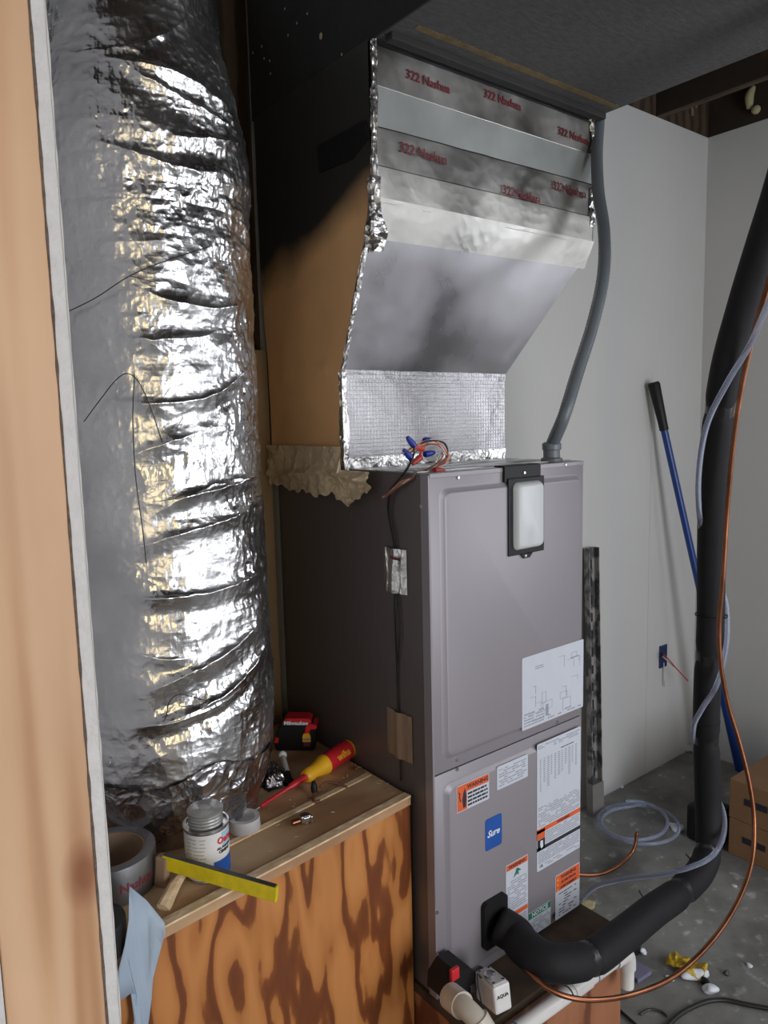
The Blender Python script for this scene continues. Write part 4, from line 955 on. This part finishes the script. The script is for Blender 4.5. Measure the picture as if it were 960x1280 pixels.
# black twist bits and copper fittings
bt = thing('black_wire_clip', 'small black clip with brown tail below the screwdriver', 'clip', at(392, 992, 'Z', ZB))
c = at(393, 990, 'Z', ZB+.006); bm = BM(); lathe(bm, [(0, 0), (.007, 0), (.0075, .012), (.004, .024), (0, .026)], 12, frame_M(c, (1, 0, 0), (.0, .1, 1))); o = obj('cone', bm, m_blackp, bt); smooth(o, 50)
wire([c, at(392, 1002, 'Z', ZB+.003), at(400, 1001, 'Z', ZB+.003)], .003, m_brownwire, 'tail', parent=bt)
wire([at(400, 984, 'Z', ZB+.003), at(408, 978, 'Z', ZB+.010), at(420, 979, 'Z', ZB+.008), at(434, 984, 'Z', ZB+.003)], .0028, m_brownwire, 'wire_scrap', 'curved brown wire scrap beside the screwdriver handle', 'wire scrap')
ft = thing('metal_fitting', 'small grey metal clamp fitting with copper end on box top', 'fitting', at(380, 1025, 'Z', ZB))
c = at(381, 1028, 'Z', ZB); Mq = frame_M(c, (.95, -.2, 0), (0, 0, 1))
bm = BM(); bx(bm, -.010, .012, -.008, .008, .001, .017, .003, Mq); bx(bm, .010, .014, -.011, .010, .0005, .015, .001, Mq); bx(bm, -.006, .008, -.012, .012, .012, .016, .001, Mq); obj('clamp', bm, m_sil, ft)
bm = BM(); tube(bm, [Mq @ Vector((-.012, 0, .007)), Mq @ Vector((-.028, -.002, .007))], .006, 12); o = obj('copper_end', bm, m_copper, ft); smooth(o, 40)
# yellow strip across the can
tcn = (cp-CAM).dot(CF)
a = dp(203, 1085, tcn-.045); c = dp(346, 1127, tcn-.105)
My = frame_M(a, (c-a), (0, 0, 1)); Ly = (c-a).length
ys = thing('yellow_strip', 'dirty bright yellow painted strip lying across in front of the can', 'strip', a)
bm = BM(); bx(bm, .0, Ly, -.005, .005, .0, .028, .002, My); obj('strip_body', bm, m_stick, ys)
bm = BM(); bx(bm, .002, Ly-.004, -.0045, .0045, .0281, .0292, 0, My); obj('dark_edge', bm, m_dark, ys)
bm = BM(); bx(bm, -.012, .012, -.008, .010, BZ-a.z+.001, .024, .004, My); obj('rag_wrap', bm, m_core, ys)
# wood shim
a = at(232, 1088, 'Z', ZB+.012); c = at(204, 1136, 'Z', ZB+.004); bm = BM(); tube(bm, catmull([a, (a+c)/2+Vector((0, 0, .006)), c], 5), lambda i, n: .007+.007*i/n, 8, flat=.55); o = obj('wood_shim', bm, m_plyedge); tag(o, 'pale rolled paper shim lying between tape roll and yellow strip', 'shim')
# tape roll with liner
rc_ = at(138, 1062, 'Z', BZ+.066); rc_.z = ZB
rl = thing('foil_tape_roll', 'large roll of foil tape with cardboard core at the box corner', 'tape roll', rc_)
bm = BM(); lathe(bm, [(.060, .001), (.0775, .001), (.0780, .004), (.0780, .062), (.0775, .066), (.060, .066)], 56, Matrix.Translation(rc_), closed=True); o = obj('tape_winding', bm, foil('tape roll edge', (.30, .30, .31), .45, .02, .0, 30, .05, .8), rl); smooth(o, 40)
bm = BM(); lathe(bm, [(.0565, .0), (.0598, .0), (.0598, .065), (.0565, .065)], 56, Matrix.Translation(rc_), closed=True); o = obj('cardboard_core', bm, m_core, rl); smooth(o, 40)
me = text_mesh('Nashua', .022, ext=.0004, bold=.0006); ar = math.atan2(CAM.y-rc_.y, CAM.x-rc_.x)+.55
for v in me.vertices:
    x, y, z_ = v.co; aa = ar+x/.0785; r_ = .0785+z_; v.co = (rc_.x+r_*math.cos(aa), rc_.y+r_*math.sin(aa), rc_.z+.030+y)
me.materials.clear(); obj('lettering', me, m_redp, rl)
# black roll below and left
bc = at(140, 1150, 'Z', BZ+.0); bc = Vector((-.700, .018, ZB))
bm = BM(); lathe(bm, [(.020, .0), (.046, .0), (.047, .003), (.047, .047), (.046, .050), (.020, .050)], 40, Matrix.Translation(bc), closed=True); o = obj('black_tape_roll', bm, m_btape); smooth(o, 40); tag(o, 'black tape roll on the box corner in front of the foil tape roll', 'tape roll')
# release paper hanging over the front edge
nY = lambda x: -.0185+ (x+.735)*(.078/.723)
out = [(162, 1108), (183, 1125), (205, 1152), (206, 1165), (200, 1190), (192, 1225), (190, 1250), (186, 1275), (180, 1300), (163, 1300), (168, 1275), (172, 1260), (172, 1246), (165, 1242), (155, 1250), (148, 1253), (147, 1215), (155, 1180), (160, 1150), (161, 1125)]
bm = BM(); pts_ = []
for k, (x, y) in enumerate(out):
    yy = -.050
    for _ in range(3):
        p = at(x, y, 'Y', yy); yy = nY(p.x)-.010 + (.00035*(1165-y) if y < 1165 else 0)
    pts_.append(at(x, y, 'Y', yy))
vs = [bm.verts.new(p) for p in pts_]; bm.faces.new(vs); bmesh.ops.triangulate(bm, faces=bm.faces[:]); bmesh.ops.subdivide_edges(bm, edges=bm.edges[:], cuts=2, use_grid_fill=True)
for v in bm.verts: v.co.y += .003*math.sin(v.co.z*30)
o = obj('release_paper', bm, m_liner2); md = o.modifiers.new('s', 'SOLIDIFY'); md.thickness = .0005; smooth(o); tag(o, 'torn grey blue release paper hanging over the plywood box front', 'paper')

# ------------------------------------------------------------ things by the rear wall
# peeling strut
sa = at(754, 683, 'Y', RY-.03); sb = at(735, 1012, 'Z', FZ); sb.y = min(sb.y, RY-.06); sb.z = FZ+.001
Mst = frame_M(sb, (1, -.05, 0), (sa-sb)); Ls = (sa-sb).length
sp = thing('metal_strut', 'old dark and white peeling metal channel leaning on the rear wall', 'strut', sb)
bm = BM(); bx(bm, -.030, .030, .010, .014, 0, Ls, .0005, Mst); bx(bm, -.030, -.026, -.012, .010, 0, Ls, .0005, Mst); bx(bm, .026, .030, -.012, .010, 0, Ls, .0005, Mst); obj('channel', bm, m_peel, sp)
for k in range(13):
    bm = BM(); bx(bm, -.008, .008, .0085, .0102, .15+k*.07, .185+k*.07, .003, Mst); obj('slot', bm, m_ink, sp)
bm = BM(); bx(bm, -.034, .034, -.015, .018, 0.0, .13, .002, Mst); obj('foot_sleeve', bm, M('grey weathered wood', (.20, .19, .18), .8), sp)
# blue pole
pa = at(817, 478, 'Y', RY-.035); pb = at(925, 962, 'Z', FZ+.02)
bp_ = thing('blue_pole', 'blue metal pole with black rubber grip leaning in the corner', 'pole', pb)
dpl = (pa-pb); bm = BM(); tube(bm, [pb+dpl*.06, pb+dpl*.90], .0145, 16); o = obj('shaft', bm, m_blue, bp_); smooth(o, 50)
bm = BM(); tube(bm, [pb+dpl*.885, pb+dpl*.90, pb+dpl*.995, pb+dpl], lambda i, n: (.0185, .0185, .024, .020)[i], 16); o = obj('grip', bm, m_blackp, bp_); smooth(o, 50)
bm = BM(); tube(bm, [pb+dpl*.0, pb+dpl*.30], .020, 16); o = obj('lower_sleeve', bm, m_blue, bp_); smooth(o, 50)
# outlet box
oc = at(828, 820, 'Y', RY)
ob = thing('outlet_box', 'open blue electrical box in the rear wall with wires out', 'electrical box', oc)
bm = BM()
for a_ in ((-.028, .028, -.050, -.046), (-.028, .028, .046, .050), (-.028, -.024, -.050, .050), (.024, .028, -.050, .050)): bx(bm, oc.x+a_[0], oc.x+a_[1], RY-.006, RY-.0005, oc.z+a_[2], oc.z+a_[3])
obj('box_rim', bm, m_blue, ob)
bm = BM(); bx(bm, oc.x-.0238, oc.x+.0238, RY-.004, RY-.0008, oc.z-.0458, oc.z+.0458); obj('box_inside', bm, M('dark blue plastic', (.01, .02, .07), .5), ob)
wire([Vector((oc.x, RY-.004, oc.z+.01)), at(832, 820, 'Y', RY-.05), at(845, 835, 'Y', RY-.08), at(860, 851, 'Y', RY-.10)], .003, m_redw, 'red_wire', parent=ob)
wire([Vector((oc.x-.005, RY-.004, oc.z+.0)), at(830, 822, 'Y', RY-.03), at(842, 833, 'Y', RY-.07)], .003, m_whitew, 'white_wire', parent=ob)
wire([Vector((oc.x+.005, RY-.004, oc.z-.03)), at(830, 845, 'Y', RY-.01), at(831, 858, 'Y', RY-.012)], .003, m_whitew, 'white_wire', parent=ob)
# taped drywall joint, slightly proud, behind the pole
bm = BM(); a_ = at(812, 700, 'Y', RY).x; bx(bm, a_-.006, a_+.02, RY-.0012, RY+.001, FZ, .28); o = obj('trim_4', bm, m_wall); struct(o)

# cardboard boxes
cb = at(910, 1066, 'Z', FZ)
for k, (z0, h_, off, lab) in enumerate(((FZ+.001, .135, 0, 'lower brown cardboard box of the stack in the right corner'), (FZ+.137, .145, .004, 'upper brown cardboard box of the stack in the right corner'))):
    t_ = thing('cardboard_box', lab, 'box', (cb.x+.2, cb.y-.3, z0), 'cardboard boxes in the corner')
    bm = BM(); bx(bm, cb.x+off, cb.x+.42+off, cb.y-.62+off, cb.y+off, z0, z0+h_, .002); obj('carton', bm, m_card, t_)
    bm = BM(); bx(bm, cb.x+off+.001, cb.x+.42+off, cb.y-.31, cb.y-.304, z0+h_, z0+h_+.001); obj('flap_seam', bm, m_dark, t_)
    bm = BM(); bx(bm, cb.x+off-.0012, cb.x+off+.001, cb.y-.13, cb.y-.05, z0+h_*.45, z0+h_*.62, .0); bx(bm, cb.x+off-.0012, cb.x+off+.001, cb.y-.30, cb.y-.16, z0+h_*.42, z0+h_*.64, .0); obj('dark_print', bm, m_ink, t_)
bk = Vector((cb.x-.03, cb.y+.05, FZ)); bm = BM(); bx(bm, bk.x, bk.x+.12, bk.y-.02, bk.y+.1, FZ+.001, FZ+.14, .015); o = obj('black_case', bm, m_blackp); tag(o, 'dark plastic case behind the cardboard boxes', 'case')

# floor debris
def blob(name, q, r, m, label, cat, sq=(1, 1, .6), seed=0, group=None):
    p = at(q[0], q[1], 'Z', FZ); bm = BM(); bmesh.ops.create_icosphere(bm, subdivisions=3, radius=r)
    rr = random.Random(seed+int(q[0]))
    ax = [Vector((rr.uniform(-1, 1), rr.uniform(-1, 1), rr.uniform(-1, 1))).normalized() for _ in range(7)]
    for v in bm.verts:
        n = v.co.normalized(); v.co *= 1+.22*sum(math.sin(4*n.dot(a_)+k) for k, a_ in enumerate(ax))/3
    bmesh.ops.transform(bm, matrix=Matrix.Translation(p+Vector((0, 0, r*sq[2]*.8))) @ Matrix.Rotation(rr.uniform(0, 3), 4, 'Z') @ Matrix.Diagonal((*sq, 1)), verts=bm.verts[:])
    o = obj(name, bm, m); smooth(o); tag(o, label, cat, group); return o
# yellow wrapper
n_ = 34; g = np.zeros((n_, n_, 3)); p0 = at(835, 1203, 'Z', FZ); p1 = at(882, 1222, 'Z', FZ); dv = (p1-p0); dn = Vector((-dv.y, dv.x, 0)).normalized()
for i in range(n_):
    for j in range(n_):
        u, v = i/(n_-1), j/(n_-1); p = p0+dv*u+dn*((v-.5)*.075*(1-.5*abs(u-.5))); g[i, j] = (p.x, p.y, FZ+.004)
g[..., 2] += .028*ridged(g[..., 0]*26, g[..., 1]*26, 16, 0, 3)**2
o = obj('yellow_wrapper', grid_mesh('yellow_wrapper', g), M('yellow wrapper film', (.62, .42, .02), .4, var=.3, scale=30)); md = o.modifiers.new('s', 'SOLIDIFY'); md.thickness = .0006; smooth(o, 50)
tag(o, 'crumpled yellow wrapper lying on the concrete floor', 'wrapper')
blob('plaster_chunk', (868, 1222), .022, m_wht, 'elongated white plaster lump on top of yellow wrapper', 'debris', (1.7, .7, .6))
blob('plaster_chunk', (888, 1240), .018, m_wht, 'white plaster lump at the far right end of the yellow wrapper', 'debris', (1.2, .8, .6))
blob('plaster_chunk', (838, 1224), .010, m_wht, 'small white plaster chip left of the yellow wrapper', 'debris', (1.2, .8, .5))
blob('plaster_chunk', (882, 1230), .014, m_blackp, 'black lump between the two white plaster lumps', 'debris', (1.3, .7, .6))
blob('plaster_chunk', (908, 1218), .010, m_dark, 'small dark clod right of the yellow wrapper', 'debris', (.8, .8, .6))
blob('plaster_chunk', (804, 1192), .011, m_wht, 'white chip beside the drain pipe elbow', 'debris', (1, .8, .8))
blob('plaster_chunk', (937, 1208), .008, m_wht, 'tiny pale chip on bare floor at far right', 'debris', (1.2, .8, .5))
blob('plaster_chunk', (918, 1108), .009, m_wht, 'pale chip on the floor below the cardboard boxes', 'debris', (1.2, .8, .3))
blob('plaster_chunk', (845, 1036), .022, m_wht, 'white plaster lump inside the clear tube coil', 'debris', (1.5, 1, .5))
blob('plaster_chunk', (862, 938), .035, m_wall, 'heap of white plaster dust at the rear corner', 'debris', (1.5, 1, .5))
blob('plaster_chunk', (735, 1134), .018, m_spray, 'beige foam crumb beside the corner of the stand', 'debris', (1.5, 1, .6))
blob('plaster_chunk', (776, 983), .012, m_wht, 'small white chip behind the clear tube coil', 'debris', (1.5, 1, .3))
# lavender scrap
p = at(797, 1218, 'Z', FZ+.001); bm = BM(); poly(bm, [p+Vector(v) for v in ((-.03, -.02, 0), (.03, -.025, 0), (.035, .03, 0), (-.02, .03, 0))], (0, 0, .012)); o = obj('lavender_scrap', bm, M('lavender plastic', (.20, .19, .30), .4)); tag(o, 'flat lavender plastic scrap on the floor beside the drain elbow', 'scrap')
p = at(792, 1196, 'Z', FZ+.001); bm = BM(); lathe(bm, [(0, 0), (.034, 0), (.034, .05), (.028, .055), (0, .055)], 20, Matrix.Translation(p+Vector((.02, .03, 0)))); o = obj('round_container', bm, m_blackp); smooth(o, 40); tag(o, 'black round cap on the floor behind the drain elbow', 'cap')
wire([at(828, 1290, 'Z', FZ+.006), at(850, 1268, 'Z', FZ+.006), at(880, 1253, 'Z', FZ+.006), at(905, 1250, 'Z', FZ+.006), at(935, 1256, 'Z', FZ+.006), at(990, 1266, 'Z', FZ+.006)], .006, m_blackw, 'floor_cable', 'black cord curving across the floor at lower right', 'cord')
wire([at(762, 1252, 'Z', FZ+.006), at(785, 1272, 'Z', FZ+.006), at(810, 1295, 'Z', FZ+.006)], .004, m_blackw, 'floor_cable', 'thin black cord on the floor beside the stand corner', 'cord')
wire([at(800, 1268, 'Z', FZ+.004), at(812, 1262, 'Z', FZ+.004), at(826, 1264, 'Z', FZ+.004), at(834, 1270, 'Z', FZ+.004)], .003, m_dark, 'wire_scrap', 'short dark wire scrap on the floor near the thin black cord', 'wire scrap')
# spray foam drips on the rim joist
sf = thing('spray_foam_drip', 'pale yellow spray foam drip on the dark joist above the corner', 'spray foam', at(940, 120, 'X', RX-.01))
bm = BM(); tube(bm, catmull([at(942, 108, 'X', RX-.012), at(937, 120, 'X', RX-.02), at(937, 136, 'X', RX-.012)], 6), lambda i, n: .009+.008*math.sin(PI*i/n), 10)
bmesh.ops.create_icosphere(bm, subdivisions=2, radius=.018, matrix=Matrix.Translation(at(945, 137, 'X', RX-.018)))
o = obj('foam_drip', bm, m_spray, sf); smooth(o)
bm = BM()
for q in ((870, 128), (865, 138), (897, 134), (899, 148), (907, 138)): bx(bm, -.003, .003, -.004, .004, -.02, .02, 0, Matrix.Translation(at(q[0], q[1], 'Y', RY-.01)) @ Matrix.Rotation(random.uniform(-.4, .4), 4, 'Y'))
o = obj('wood_splinters', bm, m_core); o['kind'] = 'stuff'; tag(o, 'pale splinters on the dark rim board above the rear wall', 'splinters')
